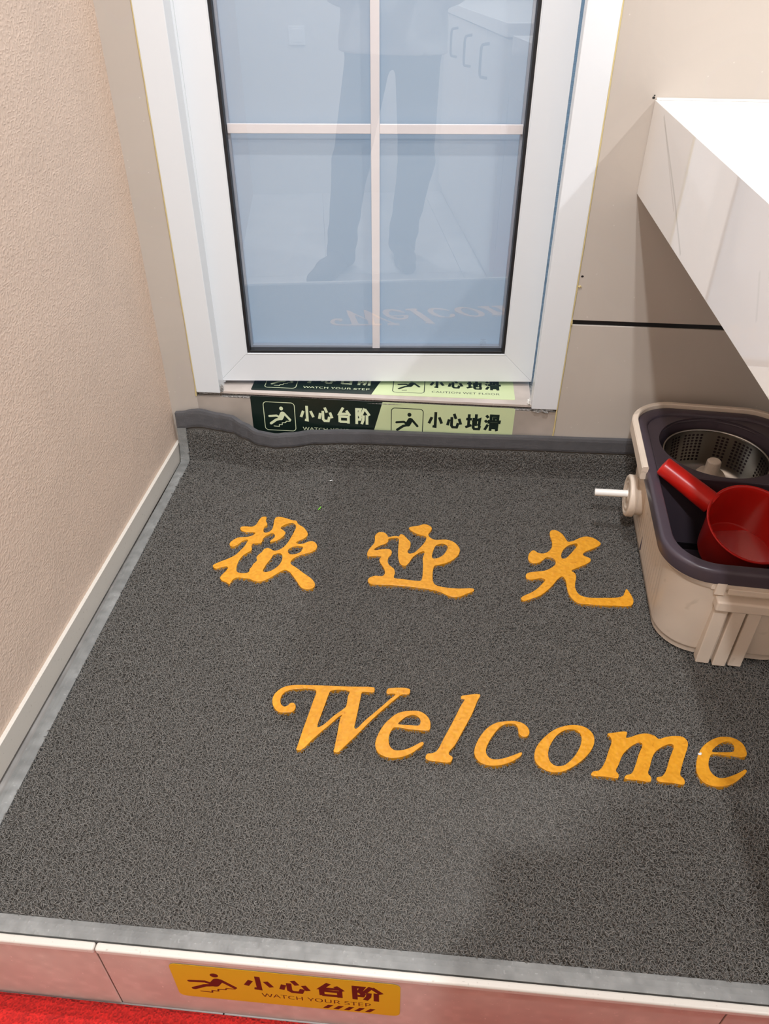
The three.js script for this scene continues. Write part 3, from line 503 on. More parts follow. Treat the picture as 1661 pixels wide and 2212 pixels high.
// ------------------------------------------------------------------ mop bucket
const BK = { x: 0.528, z: -1.158, turn: -0.0645 };
const toBucket = (x, y, z) => { const dx = x - BK.x, dz = z - BK.z, c = Math.cos(BK.turn), s = Math.sin(BK.turn); return new THREE.Vector3(dx * c - dz * s, y - MAT_TOP, dx * s + dz * c); };
{
  const g = thing('mop_bucket', 'beige spin mop bucket with dark rim standing on the doormat', 'bucket', { pos: [BK.x, MAT_TOP, BK.z], turn: BK.turn });
  // rounded-rectangle loop of n points, going round; a, b half sizes, r corner radius
  const loop = (a, b, r, n = 160) => {
    const straight = [2 * (b - r), Math.PI / 2 * r, 2 * (a - r), Math.PI / 2 * r, 2 * (b - r), Math.PI / 2 * r, 2 * (a - r), Math.PI / 2 * r], per = straight.reduce((s, v) => s + v);
    const out = [];
    for (let i = 0; i < n; i++) {
      let d = i / n * per, k = 0; while (k < 7 && d > straight[k]) d -= straight[k++];
      const t = d / straight[k], q = t * Math.PI / 2; let x, z;
      if (k === 0) { x = -a; z = b - r - 2 * (b - r) * t; }
      else if (k === 1) { x = -a + r - r * Math.cos(q); z = -b + r - r * Math.sin(q); }
      else if (k === 2) { x = -a + r + 2 * (a - r) * t; z = -b; }
      else if (k === 3) { x = a - r + r * Math.sin(q); z = -b + r - r * Math.cos(q); }
      else if (k === 4) { x = a; z = -b + r + 2 * (b - r) * t; }
      else if (k === 5) { x = a - r + r * Math.cos(q); z = b - r + r * Math.sin(q); }
      else if (k === 6) { x = a - r - 2 * (a - r) * t; z = b; }
      else { x = -a + r - r * Math.sin(q); z = b - r + r * Math.cos(q); }
      out.push([x, z, k, i / n * per]);
    }
    return out;
  };
  const loft = (rings, capA, capB, rib) => {               // rings of [a, b, r, y, dz]
    const n = 320, pos = [], uv = [], idx = [];
    rings.forEach(([a, b, r, y, dz = 0], j) => loop(a, b, r, n).forEach(([x, z, k, s], i) => { const w = rib && rib(y, k, z) && i % 4 < 2 ? 0.0011 : 0; pos.push(x - Math.sign(x) * w * (k === 0 || k === 4 ? 1 : 0), y, z + dz); uv.push(s, y); }));
    for (let j = 0; j < rings.length - 1; j++) for (let i = 0; i < n; i++) { const a = j * n + i, b = j * n + (i + 1) % n, c = a + n, d = b + n; idx.push(a, c, b, b, c, d); }
    const cap = (j, flip) => { const c = pos.length / 3; pos.push(0, rings[j][3], rings[j][4] || 0); uv.push(0, 0); for (let i = 0; i < n; i++) { const a = j * n + i, b = j * n + (i + 1) % n; flip ? idx.push(c, b, a) : idx.push(c, a, b); } };
    if (capA) cap(0, false); if (capB) cap(rings.length - 1, true);
    const q = new THREE.BufferGeometry(); q.setAttribute('position', new THREE.Float32BufferAttribute(pos, 3)); q.setAttribute('uv', new THREE.Float32BufferAttribute(uv, 2)); q.setIndex(idx);
    const t = q.toNonIndexed(); t.computeVertexNormals();
    // smooth round the loop, crease between rings
    const m = mergeVertices(q, 1e-6); m.computeVertexNormals(); const s = m.toNonIndexed(), fn = t.attributes.normal, sn = s.attributes.normal;
    for (let i = 0; i < fn.count; i++) { const d = fn.getX(i) * sn.getX(i) + fn.getY(i) * sn.getY(i) + fn.getZ(i) * sn.getZ(i); if (d < 0.86) sn.setXYZ(i, fn.getX(i), fn.getY(i), fn.getZ(i)); }
    return s;
  };
  const HB = 0.209;                                        // height of the rim above the mat
  const A1 = 0.150, B1 = 0.255;
  // outer shell: foot, sides with fine ribs on the long sides, lip
  part('body', loft([
    [0.112, 0.222, 0.07, 0.0], [0.120, 0.231, 0.07, 0.002], [0.1205, 0.2315, 0.07, 0.013], [0.123, 0.235, 0.07, 0.0165], [0.1235, 0.2355, 0.07, 0.02],
    [0.127, 0.2395, 0.07, 0.07], [0.130, 0.243, 0.072, 0.12], [0.133, 0.2465, 0.074, 0.166], [0.1375, 0.250, 0.076, 0.168], [0.1380, 0.2505, 0.076, 0.176], [0.1445, 0.2515, 0.076, 0.178], [0.1445, 0.2515, 0.076, 0.185],
    [0.126, 0.238, 0.065, 0.185], [0.118, 0.228, 0.06, 0.02]], true, false, (y, k, z) => y > 0.021 && y < 0.165 && Math.abs(z) < 0.17 && (k === 0 || k === 4)), M.beige, g);
  part('inner_floor', loft([[0.118, 0.228, 0.06, 0.02], [0.05, 0.1, 0.05, 0.0205]], false, true), M.purple, g);
  // dark rim: outside band, rounded top, inside wall
  const RB = part('rim', loft([[0.146, 0.2525, 0.078, 0.180], [A1 - 0.001, B1 - 0.001, 0.08, 0.183], [A1, B1, 0.08, 0.202], [A1 - 0.002, B1 - 0.002, 0.079, 0.207], [A1 - 0.006, B1 - 0.006, 0.076, HB], [A1 - 0.018, B1 - 0.018, 0.068, HB - 0.001], [A1 - 0.021, B1 - 0.021, 0.066, HB - 0.004], [A1 - 0.024, B1 - 0.024, 0.064, 0.185], [A1 - 0.032, B1 - 0.032, 0.06, 0.022]]), M.purple, g, 'dark plum plastic rim');
  // insert deck over the far half with a round well
  const zC = -0.125, zDiv = -0.008, R0 = 0.113;
  const dk = new THREE.Shape(); { const a = A1 - 0.021, b = B1 - 0.021, r = 0.064; dk.moveTo(-a, -zDiv); dk.lineTo(-a, b - r); dk.absarc(-a + r, b - r, r, Math.PI, Math.PI / 2, true); dk.lineTo(a - r, b); dk.absarc(a - r, b - r, r, Math.PI / 2, 0, true); dk.lineTo(a, -zDiv);
    for (let i = 1; i < 24; i++) { const t = i / 24; dk.lineTo(lerp(a, -a, t), -zDiv - 0.0 - 0.012 * 0 + 0.0 * t); } }
  const well = new THREE.Path(); well.absellipse(0, -zC, R0, R0 - 0.004, 0, Math.PI * 2, true); dk.holes.push(well);
  const deckG = new THREE.ExtrudeGeometry(dk, { depth: 0.004, bevelEnabled: true, bevelThickness: 0.002, bevelSize: 0.002, bevelOffset: -0.002, bevelSegments: 2, curveSegments: 40 }); deckG.rotateX(-Math.PI / 2); deckG.translate(0, 0.196, 0);
  part('deck', boxUV(deckG), M.purple, g, 'dark plum deck around the spin basket');
  const L = pts => { const l = new THREE.LatheGeometry(pts.map(p => new THREE.Vector2(...p)), 72); l.translate(0, 0, zC); return l; };
  part('well', L([[R0 - 0.001, 0.200], [R0 - 0.004, 0.190], [R0 - 0.007, 0.165], [R0 - 0.010, 0.06], [0.0, 0.055]]), M.purple, g);
  part('divider', box(-A1 + 0.024, A1 - 0.024, 0.022, 0.197, zDiv - 0.004, zDiv - 0.0005, 0.001), M.purple, g, 'dark wall between basket and water');
  // perforated steel basket: real holes cut through the sheet by an alpha mask
  const holes = (() => {
    const c = document.createElement('canvas'); c.width = 2048; c.height = 512; const x = c.getContext('2d'); x.fillStyle = '#fff'; x.fillRect(0, 0, 2048, 512); x.fillStyle = '#000';
    for (let p = 0; p < 12; p++) for (let i = 0; i < 5; i++) for (let j = 0; j < 9; j++) { if ((p % 2) && i > 2) continue; x.beginPath(); x.ellipse((p + 0.14 + i * 0.17) / 12 * 2048, 150 + j * 38 - 92, 10, 13, 0, 0, 7); x.fill(); }
    const t = new THREE.CanvasTexture(c); t.magFilter = THREE.LinearFilter; t.wrapS = THREE.RepeatWrapping; return t;
  })();
  const mBasket = std({ color: 0xa9a6a0, metalness: 1, roughness: 0.28, alphaMap: holes, alphaTest: 0.5, side: THREE.DoubleSide });
  const bk = part('spin_basket', L([[0.070, 0.088], [0.088, 0.096], [0.0905, 0.109], [0.0918, 0.121], [0.0932, 0.133], [0.0945, 0.145], [0.0958, 0.156], [0.0968, 0.167], [0.0975, 0.178]]), mBasket, g, 'perforated steel spin basket');
  part('basket_floor', L([[0.0, 0.086], [0.05, 0.086], [0.071, 0.0882]]), M.steel, bk);
  const ring = new THREE.TorusGeometry(0.0985, 0.0028, 12, 96); ring.rotateX(Math.PI / 2); ring.translate(0, 0.179, zC);
  part('basket_rim', ring, M.steel, bk, 'bright rolled steel edge');
  part('hub', L([[0.0, 0.170], [0.011, 0.170], [0.0135, 0.167], [0.014, 0.145], [0.025, 0.141], [0.029, 0.135], [0.031, 0.088]]), M.beige, g, 'beige plastic hub in the basket');
  // carry handle: band folded down round the far half
  { const path = [], a = A1 + 0.004, b = B1 + 0.004, r = 0.084; path.push([-a, -0.008]); for (let i = 0; i <= 6; i++) path.push([-a, lerp(-0.02, -b + r, i / 6)]); for (let i = 1; i <= 14; i++) { const q = i / 14 * Math.PI / 2; path.push([-a + r - r * Math.cos(q), -b + r - r * Math.sin(q)]); } for (let i = 1; i <= 8; i++) path.push([lerp(-a + r, a - r, i / 8), -b]); for (let i = 1; i <= 14; i++) { const q = i / 14 * Math.PI / 2; path.push([a - r + r * Math.sin(q), -b + r - r * Math.cos(q)]); } for (let i = 1; i <= 6; i++) path.push([a, lerp(-b + r, -0.02, i / 6)]); path.push([a, -0.008]);
    const sec = [[-0.0055, 0.190], [0.0035, 0.190], [0.0055, 0.192], [0.0055, 0.2135], [0.0035, 0.216], [-0.0050, 0.217], [-0.0065, 0.215]], pos = [], idx = [], uv = []; let sLen = 0;
    path.forEach((p, i) => { const q0 = path[Math.max(0, i - 1)], q1 = path[Math.min(path.length - 1, i + 1)], tx = q1[0] - q0[0], tz = q1[1] - q0[1], l = Math.hypot(tx, tz), nx = tz / l, nz = -tx / l; if (i) sLen += Math.hypot(p[0] - path[i - 1][0], p[1] - path[i - 1][1]); sec.forEach(([o, y], k) => { pos.push(p[0] + nx * o, y, p[1] + nz * o); uv.push(sLen, y + k * 0.005); }); });
    const m = sec.length; for (let i = 0; i < path.length - 1; i++) for (let k = 0; k < m; k++) { const a0 = i * m + k, b0 = i * m + (k + 1) % m, c0 = a0 + m, d0 = b0 + m; idx.push(a0, b0, c0, b0, d0, c0); }
    for (const [s, f] of [[0, 1], [(path.length - 1) * m, 0]]) for (let k = 1; k < m - 1; k++) f ? idx.push(s, s + k + 1, s + k) : idx.push(s, s + k, s + k + 1);
    const q = new THREE.BufferGeometry(); q.setAttribute('position', new THREE.Float32BufferAttribute(pos, 3)); q.setAttribute('uv', new THREE.Float32BufferAttribute(uv, 2)); q.setIndex(idx); const t = q.toNonIndexed(); t.computeVertexNormals();
    part('carry_handle', t, M.beige, g, 'beige carry handle folded round the rim'); }
  // drain cap with a short white pipe on the long side
  { const c = toBucket(0.383, 0.109, -1.252), cap = new THREE.LatheGeometry([[0, 0.010], [0.013, 0.010], [0.014, 0.006], [0.024, 0.006], [0.025, 0.0105], [0.029, 0.0115], [0.030, 0.008], [0.033, 0.008], [0.034, 0.0135], [0.040, 0.0125], [0.042, 0.008], [0.042, -0.012], [0.037, -0.014], [0.037, -0.062]].map(p => new THREE.Vector2(...p)), 64);
    cap.scale(1, 0.55, 1); cap.rotateZ(Math.PI / 2); cap.translate(c.x, c.y, c.z);
    const d = part('drain_cap', boxUV(cap), M.beige, g, 'round ridged drain cap');
    const p = new THREE.LatheGeometry([[0.004, 0.0], [0.004, 0.068], [0.007, 0.068], [0.0072, 0.066], [0.0072, 0.0]].map(p => new THREE.Vector2(...p)), 32); p.rotateZ(Math.PI / 2 + 0.13); p.rotateY(-0.12); p.translate(c.x, c.y + 0.004, c.z);
    part('drain_pipe', p, M.whitePlastic, d, 'short white plastic pipe'); }
  // folded foot stand on the near face: crossbar and grooved leg
  { const z = B1 - 0.003, x0 = -0.062;
    part('hinge_clip', merge([box(x0 - 0.006, x0 + 0.010, 0.158, 0.184, z - 0.012, z + 0.002, 0.002), box(x0 - 0.012, x0 - 0.004, 0.165, 0.176, z - 0.012, z - 0.002, 0.002)]), M.beige, g);
    part('stand_bar', merge([box(x0 + 0.014, 0.12, 0.160, 0.172, z - 0.012, z + 0.001, 0.002), box(x0, 0.12, 0.132, 0.153, z - 0.014, z + 0.012, 0.004)]), M.beige, g);
    const leg = [[0, 0.022], [0.0265, 0.048], [0.0525, 0.074]].map(([a, b], i) => box(x0 + 0.004 + a, x0 + 0.004 + b, 0.001, 0.136, z - 0.018, z + (i === 1 ? 0.004 : 0.001), 0.002));
    leg.push(box(x0 + 0.01, x0 + 0.07, 0.004, 0.13, z - 0.018, z - 0.008));
    part('stand_leg', merge(leg), M.beige, g, 'grooved beige leg folded against the bucket'); }
  // dirty water in the near half
  part('water', loft([[A1 - 0.032, 0.104, 0.05, 0.03, 0.116], [A1 - 0.0305, 0.106, 0.05, 0.066, 0.116]], true, true), M.water, g, 'shallow water in the bucket');
}
// ------------------------------------------------------------------ red dipper lying in the bucket
{
  const C = new THREE.Vector3(0.540, 0.199, -1.062), E = new THREE.Vector3(0.402, 0.2395, -1.1655);
  const g = thing('dipper', 'red plastic water dipper resting in the mop bucket', 'dipper', { pos: [C.x, C.y, C.z] });
  const h = E.clone().sub(C), n = new THREE.Vector3(0.05, 1, 0.40).normalize();
  const hx = h.clone().addScaledVector(n, -h.dot(n)).normalize(), hz = new THREE.Vector3().crossVectors(hx, n);
  g.quaternion.setFromRotationMatrix(new THREE.Matrix4().makeBasis(hx, n, hz));
  const V = a => a.map(p => new THREE.Vector2(...p));
  const R = 0.077;
  part('bowl', new THREE.LatheGeometry(V([[0, -0.098], [0.056, -0.098], [0.059, -0.095], [R - 0.003, -0.004], [R + 0.0005, -0.0025], [R + 0.001, 0.0005], [R - 0.001, 0.002], [R - 0.0035, 0.0], [R - 0.006, -0.006], [0.057, -0.092], [0.054, -0.0955], [0, -0.0955]]), 80), M.red, g);
  const inv = g.quaternion.clone().invert(), e = E.clone().sub(C).applyQuaternion(inv), b = new THREE.Vector3(R - 0.004, -0.018, 0), dir = e.clone().sub(b).normalize(), len = e.distanceTo(b);
  const hd = new THREE.LatheGeometry(V([[0, 0.003], [0.0140, 0.002], [0.0165, 0.0005], [0.0175, -0.002], [0.0178, -0.02], [0.0200, -len]].map(([r, y]) => [r, y])), 40);
  const q = new THREE.Quaternion().setFromUnitVectors(new THREE.Vector3(0, 1, 0), dir); hd.applyQuaternion(q); hd.translate(e.x, e.y, e.z);
  part('handle', hd, M.red, g, 'hollow red handle');
  // shallow water left in the bowl, its surface level in the room
  const up = new THREE.Vector3(0, 1, 0).applyQuaternion(inv), ax = new THREE.Vector3(1, 0, 0).addScaledVector(up, -up.x).normalize(), az = new THREE.Vector3().crossVectors(ax, up), P0 = new THREE.Vector3(0, -0.079, 0);
  const inner = y => 0.0568 + (y + 0.092) * 0.1628, floorY = -0.0952, nA = 64, nR = 8, pos = [], idx = [];
  for (let side = 0; side < 2; side++) for (let i = 0; i < nA; i++) {
    const d = ax.clone().multiplyScalar(Math.cos(i / nA * 6.28319)).addScaledVector(az, Math.sin(i / nA * 6.28319)); let t = 0;
    for (let k = 0; k < 900; k++) { t += 0.0001; const y = P0.y + d.y * t; if (Math.hypot(P0.x + d.x * t, P0.z + d.z * t) > inner(y) - 0.0004 || y < floorY + 0.0004) break; }
    for (let j = 0; j <= nR; j++) { const q = P0.clone().addScaledVector(d, t * j / nR); if (side) q.y = Math.min(q.y, Math.max(floorY + 0.0002, -0.092 + (Math.hypot(q.x, q.z) + 0.0003 - 0.0568) / 0.1628)); pos.push(q.x, q.y, q.z); }
  }
  const wid = (s, i, j) => (s * nA + (i % nA)) * (nR + 1) + j;
  for (let i = 0; i < nA; i++) { for (let j = 0; j < nR; j++) { idx.push(wid(0, i, j), wid(0, i, j + 1), wid(0, i + 1, j), wid(0, i + 1, j), wid(0, i, j + 1), wid(0, i + 1, j + 1)); idx.push(wid(1, i, j), wid(1, i + 1, j), wid(1, i, j + 1), wid(1, i + 1, j), wid(1, i + 1, j + 1), wid(1, i, j + 1)); } idx.push(wid(0, i, nR), wid(1, i, nR), wid(0, i + 1, nR), wid(0, i + 1, nR), wid(1, i, nR), wid(1, i + 1, nR)); }
  const w = new THREE.BufferGeometry(); w.setAttribute('position', new THREE.Float32BufferAttribute(pos, 3)); w.setIndex(idx); w.computeVertexNormals();
  part('water', w, M.water, g, 'a little clear water in the dipper');
}
// ------------------------------------------------------------------ scraps on the mat
{
  const scrap = (px, py, len, wid, turn, mat, label, category) => { const p = onLevel(px, py, MAT_TOP + 0.0005), s = new THREE.CatmullRomCurve3([new THREE.Vector3(-len / 2, 0, 0), new THREE.Vector3(0, 0.001, wid), new THREE.Vector3(len / 2, 0, 0)]); const t = new THREE.TubeGeometry(s, 8, wid, 5); const m = single('scrap', t, mat, label, category); m.position.copy(p); m.rotation.y = turn; };
  scrap(690, 1098, 0.011, 0.0013, 1.2, std({ color: 0x7fd23a, roughness: 0.6 }), 'tiny bright green scrap on the doormat above the lettering', 'scrap');
  scrap(1511, 1628, 0.004, 0.0018, 0.3, M.white, 'tiny white crumb on the last orange letter', 'crumb');
  scrap(715, 1038, 0.006, 0.001, 0.4, M.white, 'tiny pale crumb near the mat fold', 'crumb');
}

// ------------------------------------------------------------------ behind the camera: cabinets and worktop mirrored in the glass
{
  const zs = [0.02, 0.415, 0.81, 1.205, 1.60];
  const ends = ['nearest the step', 'second from the step', 'third from the step', 'against the far wall'];
  for (let i = 0; i < 4; i++) {
    const g = thing('base_cabinet', `white base cabinet with dark bow handle, ${ends[i]}`, 'cabinet', { pos: [0.45, LOW, (zs[i] + zs[i + 1]) / 2], group: 'white base cabinets facing the wallpapered wall' });
    const w = zs[i + 1] - zs[i];
    part('carcass', box(0.003, 0.53, 0.0, 0.90, -w / 2 + 0.001, w / 2 - 0.001), M.cabinet, g);
    const d = part('door', box(-0.018, 0.002, 0.06, 0.895, -w / 2 + 0.0015, w / 2 - 0.0015, 0.002), M.cabinet, g);
    const hz = w / 2 - 0.055, c = new THREE.CatmullRomCurve3([[-0.018, 0.735], [-0.046, 0.74], [-0.05, 0.76], [-0.05, 0.83], [-0.046, 0.85], [-0.018, 0.855]].map(([x, y]) => new THREE.Vector3(x, y, hz)), false, 'catmullrom', 0.2);
    part('handle', new THREE.TubeGeometry(c, 30, 0.0055, 8), M.handle, d, 'dark bow handle');
  }
  single('worktop', box(0.425, 0.99, LOW + 0.9005, 0.773, 0.015, 1.615, 0.003), M.marble, 'white marble worktop on the base cabinets', 'worktop');
  const s = thing('wall_switch', 'square white switch plate on the painted wall behind the person', 'switch', { pos: [-0.35, 0.62, ZB] });
  part('plate', box(-0.043, 0.043, -0.043, 0.043, -0.008, 0, 0.003), M.white, s);
  part('rocker', box(-0.03, 0.03, -0.03, 0.03, -0.011, -0.007, 0.002), M.white, s);
}

// ------------------------------------------------------------------ the person who stands before the step, mirrored in the glass
function surfaceNet(sdf, lo, hi, cell) {
  const n = [0, 1, 2].map(i => Math.ceil((hi[i] - lo[i]) / cell) + 1), [nx, ny, nz] = n, F = new Float32Array(nx * ny * nz);
  for (let k = 0, q = 0; k < nz; k++) for (let j = 0; j < ny; j++) for (let i = 0; i < nx; i++) F[q++] = sdf(lo[0] + i * cell, lo[1] + j * cell, lo[2] + k * cell);
  const id = (i, j, k) => i + nx * (j + ny * k), cellId = new Int32Array(nx * ny * nz).fill(-1), pos = [], nor = [], idx = [];
  const E = [[0, 1], [2, 3], [4, 5], [6, 7], [0, 2], [1, 3], [4, 6], [5, 7], [0, 4], [1, 5], [2, 6], [3, 7]];
  for (let k = 0; k < nz - 1; k++) for (let j = 0; j < ny - 1; j++) for (let i = 0; i < nx - 1; i++) {
    const v = []; let m = 0; for (let c = 0; c < 8; c++) { const f = F[id(i + (c & 1), j + (c >> 1 & 1), k + (c >> 2))]; v.push(f); if (f < 0) m |= 1 << c; }
    if (m === 0 || m === 255) continue;
    let x = 0, y = 0, z = 0, cnt = 0; for (const [a, b] of E) if ((v[a] < 0) !== (v[b] < 0)) { const t = v[a] / (v[a] - v[b]); x += lerp(a & 1, b & 1, t); y += lerp(a >> 1 & 1, b >> 1 & 1, t); z += lerp(a >> 2, b >> 2, t); cnt++; }
    const P = [lo[0] + (i + x / cnt) * cell, lo[1] + (j + y / cnt) * cell, lo[2] + (k + z / cnt) * cell]; cellId[id(i, j, k)] = pos.length / 3; pos.push(...P);
    const e = cell * 0.5, g = [sdf(P[0] + e, P[1], P[2]) - sdf(P[0] - e, P[1], P[2]), sdf(P[0], P[1] + e, P[2]) - sdf(P[0], P[1] - e, P[2]), sdf(P[0], P[1], P[2] + e) - sdf(P[0], P[1], P[2] - e)], l = Math.hypot(...g) || 1; nor.push(g[0] / l, g[1] / l, g[2] / l);
  }
  const quad = (a, b, c, d, flip) => { if (a < 0 || b < 0 || c < 0 || d < 0) return; flip ? idx.push(a, c, b, a, d, c) : idx.push(a, b, c, a, c, d); };
  for (let k = 1; k < nz - 1; k++) for (let j = 1; j < ny - 1; j++) for (let i = 1; i < nx - 1; i++) {
    const s = F[id(i, j, k)] < 0;
    if (s !== F[id(i + 1, j, k)] < 0) quad(cellId[id(i, j - 1, k - 1)], cellId[id(i, j, k - 1)], cellId[id(i, j, k)], cellId[id(i, j - 1, k)], !s);
    if (s !== F[id(i, j + 1, k)] < 0) quad(cellId[id(i - 1, j, k - 1)], cellId[id(i - 1, j, k)], cellId[id(i, j, k)], cellId[id(i, j, k - 1)], !s);
    if (s !== F[id(i, j, k + 1)] < 0) quad(cellId[id(i - 1, j - 1, k)], cellId[id(i, j - 1, k)], cellId[id(i, j, k)], cellId[id(i - 1, j, k)], !s);
  }
  const g = new THREE.BufferGeometry(); g.setAttribute('position', new THREE.Float32BufferAttribute(pos, 3)); g.setAttribute('normal', new THREE.Float32BufferAttribute(nor, 3)); g.setIndex(idx); return boxUV(g);
}
const capsule = (p, a, b, ra, rb) => { const bx = b[0] - a[0], by = b[1] - a[1], bz = b[2] - a[2], px = p[0] - a[0], py = p[1] - a[1], pz = p[2] - a[2], t = clamp((px * bx + py * by + pz * bz) / (bx * bx + by * by + bz * bz + 1e-9), 0, 1); return Math.hypot(px - bx * t, py - by * t, pz - bz * t) - lerp(ra, rb, t); };
const smin = (a, b, k) => { const h = Math.max(k - Math.abs(a - b), 0) / k; return Math.min(a, b) - h * h * k * 0.25; };
const field = (bones, k) => (x, y, z) => { let d = 9; const p = [x, y, z]; for (const [a, b, ra, rb] of bones) d = smin(d, capsule(p, a, b, ra, rb), k); return d; };
{
  const PX = 0.045, PZ = 0.30;
  const g = thing('person', 'person in pale top and dark trousers standing and holding up a phone', 'person', { pos: [PX, LOW, PZ] });
  const loc = (x, y, z) => [x - PX, y - LOW, z - PZ];
  // trousers
  const hipL = loc(-0.05, 0.66, 0.29), hipR = loc(0.14, 0.66, 0.29), knL = loc(-0.135, 0.26, 0.24), knR = loc(0.142, 0.26, 0.28), anL = loc(-0.178, -0.075, 0.30), anR = loc(0.108, -0.075, 0.44);
  const tr = field([[[hipL[0], hipL[1] + 0.05, hipL[2]], [hipR[0], hipR[1] + 0.05, hipR[2]], 0.10, 0.10], [hipL, knL, 0.090, 0.073], [knL, anL, 0.073, 0.062], [hipR, knR, 0.090, 0.073], [knR, anR, 0.073, 0.062], [anL, [anL[0], anL[1] - 0.035, anL[2] - 0.01], 0.058, 0.060], [anR, [anR[0], anR[1] - 0.035, anR[2] - 0.01], 0.058, 0.060]], 0.025);
  const crease = (x, y, z) => tr(x, y, z) + 0.0045 * Math.sin(60 * y + 18 * x + 12 * z) * (smooth(0.30, 0.12, y) + 0.7 * Math.exp(-Math.pow((y - 0.45) / 0.06, 2)));
  // bare body: head, neck, forearms and hands, one surface
  const hd = loc(0.045, 1.315, 0.215);
  const ph = CAM.clone().addScaledVector(camBack, 0.018).addScaledVector(camUp, -0.055);        // middle of the phone
  const at = (r, u, b) => { const v = ph.clone().addScaledVector(camRight, r).addScaledVector(camUp, u).addScaledVector(camBack, b); return loc(v.x, v.y, v.z); };
  const elL = loc(-0.165, 0.88, 0.21), elR = loc(0.255, 0.88, 0.21), shL = loc(-0.125, 1.12, 0.30), shR = loc(0.215, 1.12, 0.30);
  const bones = [[loc(0.045, 1.13, 0.285), loc(0.045, 1.25, 0.25), 0.060, 0.054], [hd, [hd[0], hd[1] + 0.045, hd[2] + 0.02], 0.078, 0.086], [[hd[0], hd[1] - 0.06, hd[2] - 0.035], hd, 0.05, 0.07], [[hd[0], hd[1] - 0.012, hd[2] - 0.084], [hd[0], hd[1] + 0.022, hd[2] - 0.078], 0.013, 0.008], [[hd[0] - 0.08, hd[1] - 0.01, hd[2] + 0.01], [hd[0] - 0.084, hd[1] + 0.02, hd[2] + 0.02], 0.012, 0.014], [[hd[0] + 0.08, hd[1] - 0.01, hd[2] + 0.01], [hd[0] + 0.084, hd[1] + 0.02, hd[2] + 0.02], 0.012, 0.014], [loc(0.045, 0.8, 0.29), loc(0.045, 1.1, 0.29), 0.07, 0.07]];
  const hands = [];
  for (const s of [-1, 1]) {
    const el = s < 0 ? elL : elR, sh = s < 0 ? shL : shR, wr = at(s * 0.078, -0.10, 0.055), kn = at(s * 0.057, -0.045, 0.016);
    bones.push([sh, el, 0.048, 0.042], [el, wr, 0.040, 0.027], [wr, kn, 0.026, 0.021]);
    hands.push([wr, kn, 0.026, 0.021], [at(s * 0.062, -0.085, 0.03), at(s * 0.056, -0.02, 0.012), 0.018, 0.014]);
    [[-0.005, 0.030], [-0.025, 0.034], [-0.045, 0.032], [-0.063, 0.026]].forEach(([u, l]) => { hands.push([at(s * 0.058, u, 0.010), at(s * 0.052, u, -0.016), 0.0095, 0.0088], [at(s * 0.052, u, -0.016), at(s * (0.052 - l), u + 0.003, -0.0165), 0.0088, 0.0075]); });
    hands.push([at(s * 0.066, -0.07, 0.036), at(s * 0.05, -0.02, 0.026), 0.0135, 0.011], [at(s * 0.05, -0.02, 0.026), at(s * 0.028, 0.0, 0.0195), 0.011, 0.0095]);
  }
  const sk = field(bones, 0.03), hs = field(hands, 0.006), face = (x, y, z) => { let d = sk(x, y, z); for (const s of [-1, 1]) d = Math.max(d, 0.013 - Math.hypot(x - hd[0] - s * 0.031, y - hd[1] - 0.028, z - hd[2] + 0.086)); return d; };
  const skin = merge([surfaceNet(face, loc(-0.30, 0.60, -0.02), loc(0.40, 1.55, 0.46), 0.009), surfaceNet(hs, loc(-0.16, 0.82, -0.04), loc(0.16, 1.02, 0.17), 0.0032)]);
  const body = part('body', skin, M.skin, g);
  part('eye', new THREE.SphereGeometry(0.011, 16, 12).translate(hd[0] - 0.031, hd[1] + 0.028, hd[2] - 0.074), M.white, body);
  part('eye', new THREE.SphereGeometry(0.011, 16, 12).translate(hd[0] + 0.031, hd[1] + 0.028, hd[2] - 0.074), M.white, body);
  for (const q of [-0.031, 0.031]) part('pupil', new THREE.SphereGeometry(0.006, 12, 10).translate(hd[0] + q, hd[1] + 0.025, hd[2] - 0.0805), M.hair, body);
  part('mouth', new THREE.CapsuleGeometry(0.006, 0.03, 4, 10).rotateZ(Math.PI / 2).translate(hd[0], hd[1] - 0.05, hd[2] - 0.083), std({ color: 0xa8604f, roughness: 0.5 }), body);
  const hair = field([[[hd[0], hd[1] + 0.07, hd[2] + 0.025], [hd[0], hd[1] + 0.03, hd[2] + 0.06], 0.088, 0.085]], 0.02);
  part('hair', surfaceNet((x, y, z) => Math.max(hair(x, y, z), hd[1] - 0.035 - y, hd[2] - 0.05 - z + 0.35 * (hd[1] + 0.11 - y) * 0), [hd[0] - 0.12, hd[1] - 0.08, hd[2] - 0.1], [hd[0] + 0.12, hd[1] + 0.19, hd[2] + 0.18], 0.007), M.hair, g, 'short black hair');
  part('trousers', surfaceNet((x, y, z) => Math.max(crease(x, y, z), y - (0.80 - LOW)), loc(-0.32, -0.19, 0.10), loc(0.32, 0.90, 0.56), 0.011), M.jeans, g, 'dark grey-blue trousers');
  const st = field([[loc(-0.035, 0.66, 0.29), loc(-0.03, 1.06, 0.30), 0.132, 0.112], [loc(0.125, 0.66, 0.29), loc(0.12, 1.06, 0.30), 0.132, 0.112], [loc(0.045, 0.62, 0.28), loc(0.045, 0.86, 0.27), 0.13, 0.12], [shL, shR, 0.072, 0.072], [loc(0.045, 1.0, 0.285), loc(0.045, 1.12, 0.285), 0.12, 0.095], [shL, elL, 0.064, 0.055], [shR, elR, 0.064, 0.055], [elL, at(-0.098, -0.15, 0.10), 0.053, 0.042], [elR, at(0.098, -0.15, 0.10), 0.053, 0.042]], 0.05);
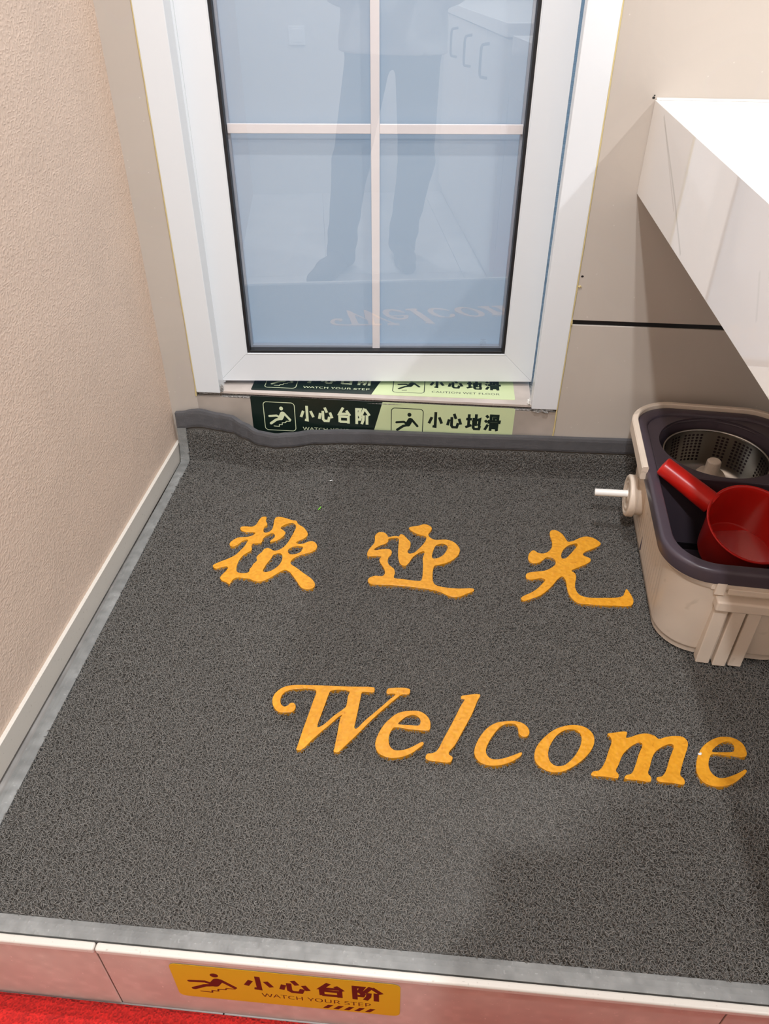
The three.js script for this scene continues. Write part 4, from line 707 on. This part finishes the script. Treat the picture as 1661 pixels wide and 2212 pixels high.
  part('shirt', surfaceNet((x, y, z) => Math.max(st(x, y, z) + 0.003 * Math.sin(40 * y + 25 * x) * smooth(1.15, 0.85, y), (0.662 - LOW) - y - 0.02 * x, y - (1.165 - LOW)), loc(-0.32, 0.55, 0.0), loc(0.42, 1.25, 0.48), 0.011), M.shirt, g, 'pale loose top');
  // shoes
  for (const [toe, heel] of [[loc(-0.300, LOW, 0.075), loc(-0.160, LOW, 0.315)], [loc(0.110, LOW, 0.215), loc(0.098, LOW, 0.475)]]) {
    const up = (p, h) => [p[0], p[1] + h, p[2]], mid = [lerp(toe[0], heel[0], 0.35), toe[1], lerp(toe[2], heel[2], 0.35)];
    const f = field([[up(toe, 0.026), up(mid, 0.034), 0.036, 0.045], [up(mid, 0.034), up(heel, 0.04), 0.045, 0.036], [up(mid, 0.04), up(heel, 0.075), 0.036, 0.036]], 0.02);
    const lo = [Math.min(toe[0], heel[0]) - 0.08, -0.01, Math.min(toe[2], heel[2]) - 0.08], hi = [Math.max(toe[0], heel[0]) + 0.08, 0.15, Math.max(toe[2], heel[2]) + 0.08];
    part('shoe', surfaceNet((x, y, z) => Math.max(f(x, y, z), 0.001 - y), lo, hi, 0.006), M.shoe, g, 'dark slip-on shoe');
  }
  const p = thing('phone', 'dark mobile phone held up by the person', 'phone');
  p.position.copy(ph); p.quaternion.setFromRotationMatrix(new THREE.Matrix4().makeBasis(camRight, camUp, camBack));
  part('case', new RoundedBoxGeometry(0.076, 0.156, 0.008, 3, 0.0038), M.phone, p);
  part('lens', new THREE.CylinderGeometry(0.008, 0.008, 0.002, 24).rotateX(Math.PI / 2).translate(0, 0.055, -0.0045), M.black, p);
  part('screen', new THREE.BoxGeometry(0.070, 0.148, 0.0006).translate(0, 0, 0.0042), M.black, p);
}

// ------------------------------------------------------------------ ceiling downlights
const spotNames = ['round ceiling downlight above the far side of the marble counter', 'round ceiling downlight above the doormat near the glazed door', 'round ceiling downlight above the standing person'];
LAMPS.forEach(([x, z, cd], i) => {
  const g = thing('ceiling_downlight', spotNames[i], 'downlight', { pos: [x, CEIL_Y, z] });
  part('bezel', new THREE.LatheGeometry([[0.052, 0], [0.052, -0.010], [0.058, -0.012], [0.072, -0.008], [0.075, 0]].map(p => new THREE.Vector2(...p)), 48), M.white, g);
  part('lamp_diffuser', new THREE.CylinderGeometry(0.052, 0.052, 0.004, 48).translate(0, -0.004, 0), new THREE.MeshStandardMaterial({ color: 0xffffff, emissive: 0xfff1e0, emissiveIntensity: 3 }), g, 'glowing diffuser');
  const l = new THREE.SpotLight(new THREE.Color().setRGB(0.97, 1.0, 1.05), cd, 0, 1.32, 0.55, 2); l.position.set(0, -0.03, 0); l.target.position.set(0, -2, 0); g.add(l.target); l.castShadow = true; l.shadow.radius = 1.8; l.shadow.mapSize.set(2048, 2048); l.shadow.bias = -0.0005; g.add(l);
});

scene.traverse(o => { if (o.isMesh) { o.castShadow = true; o.receiveShadow = true; } });
renderer.render(scene, camera);
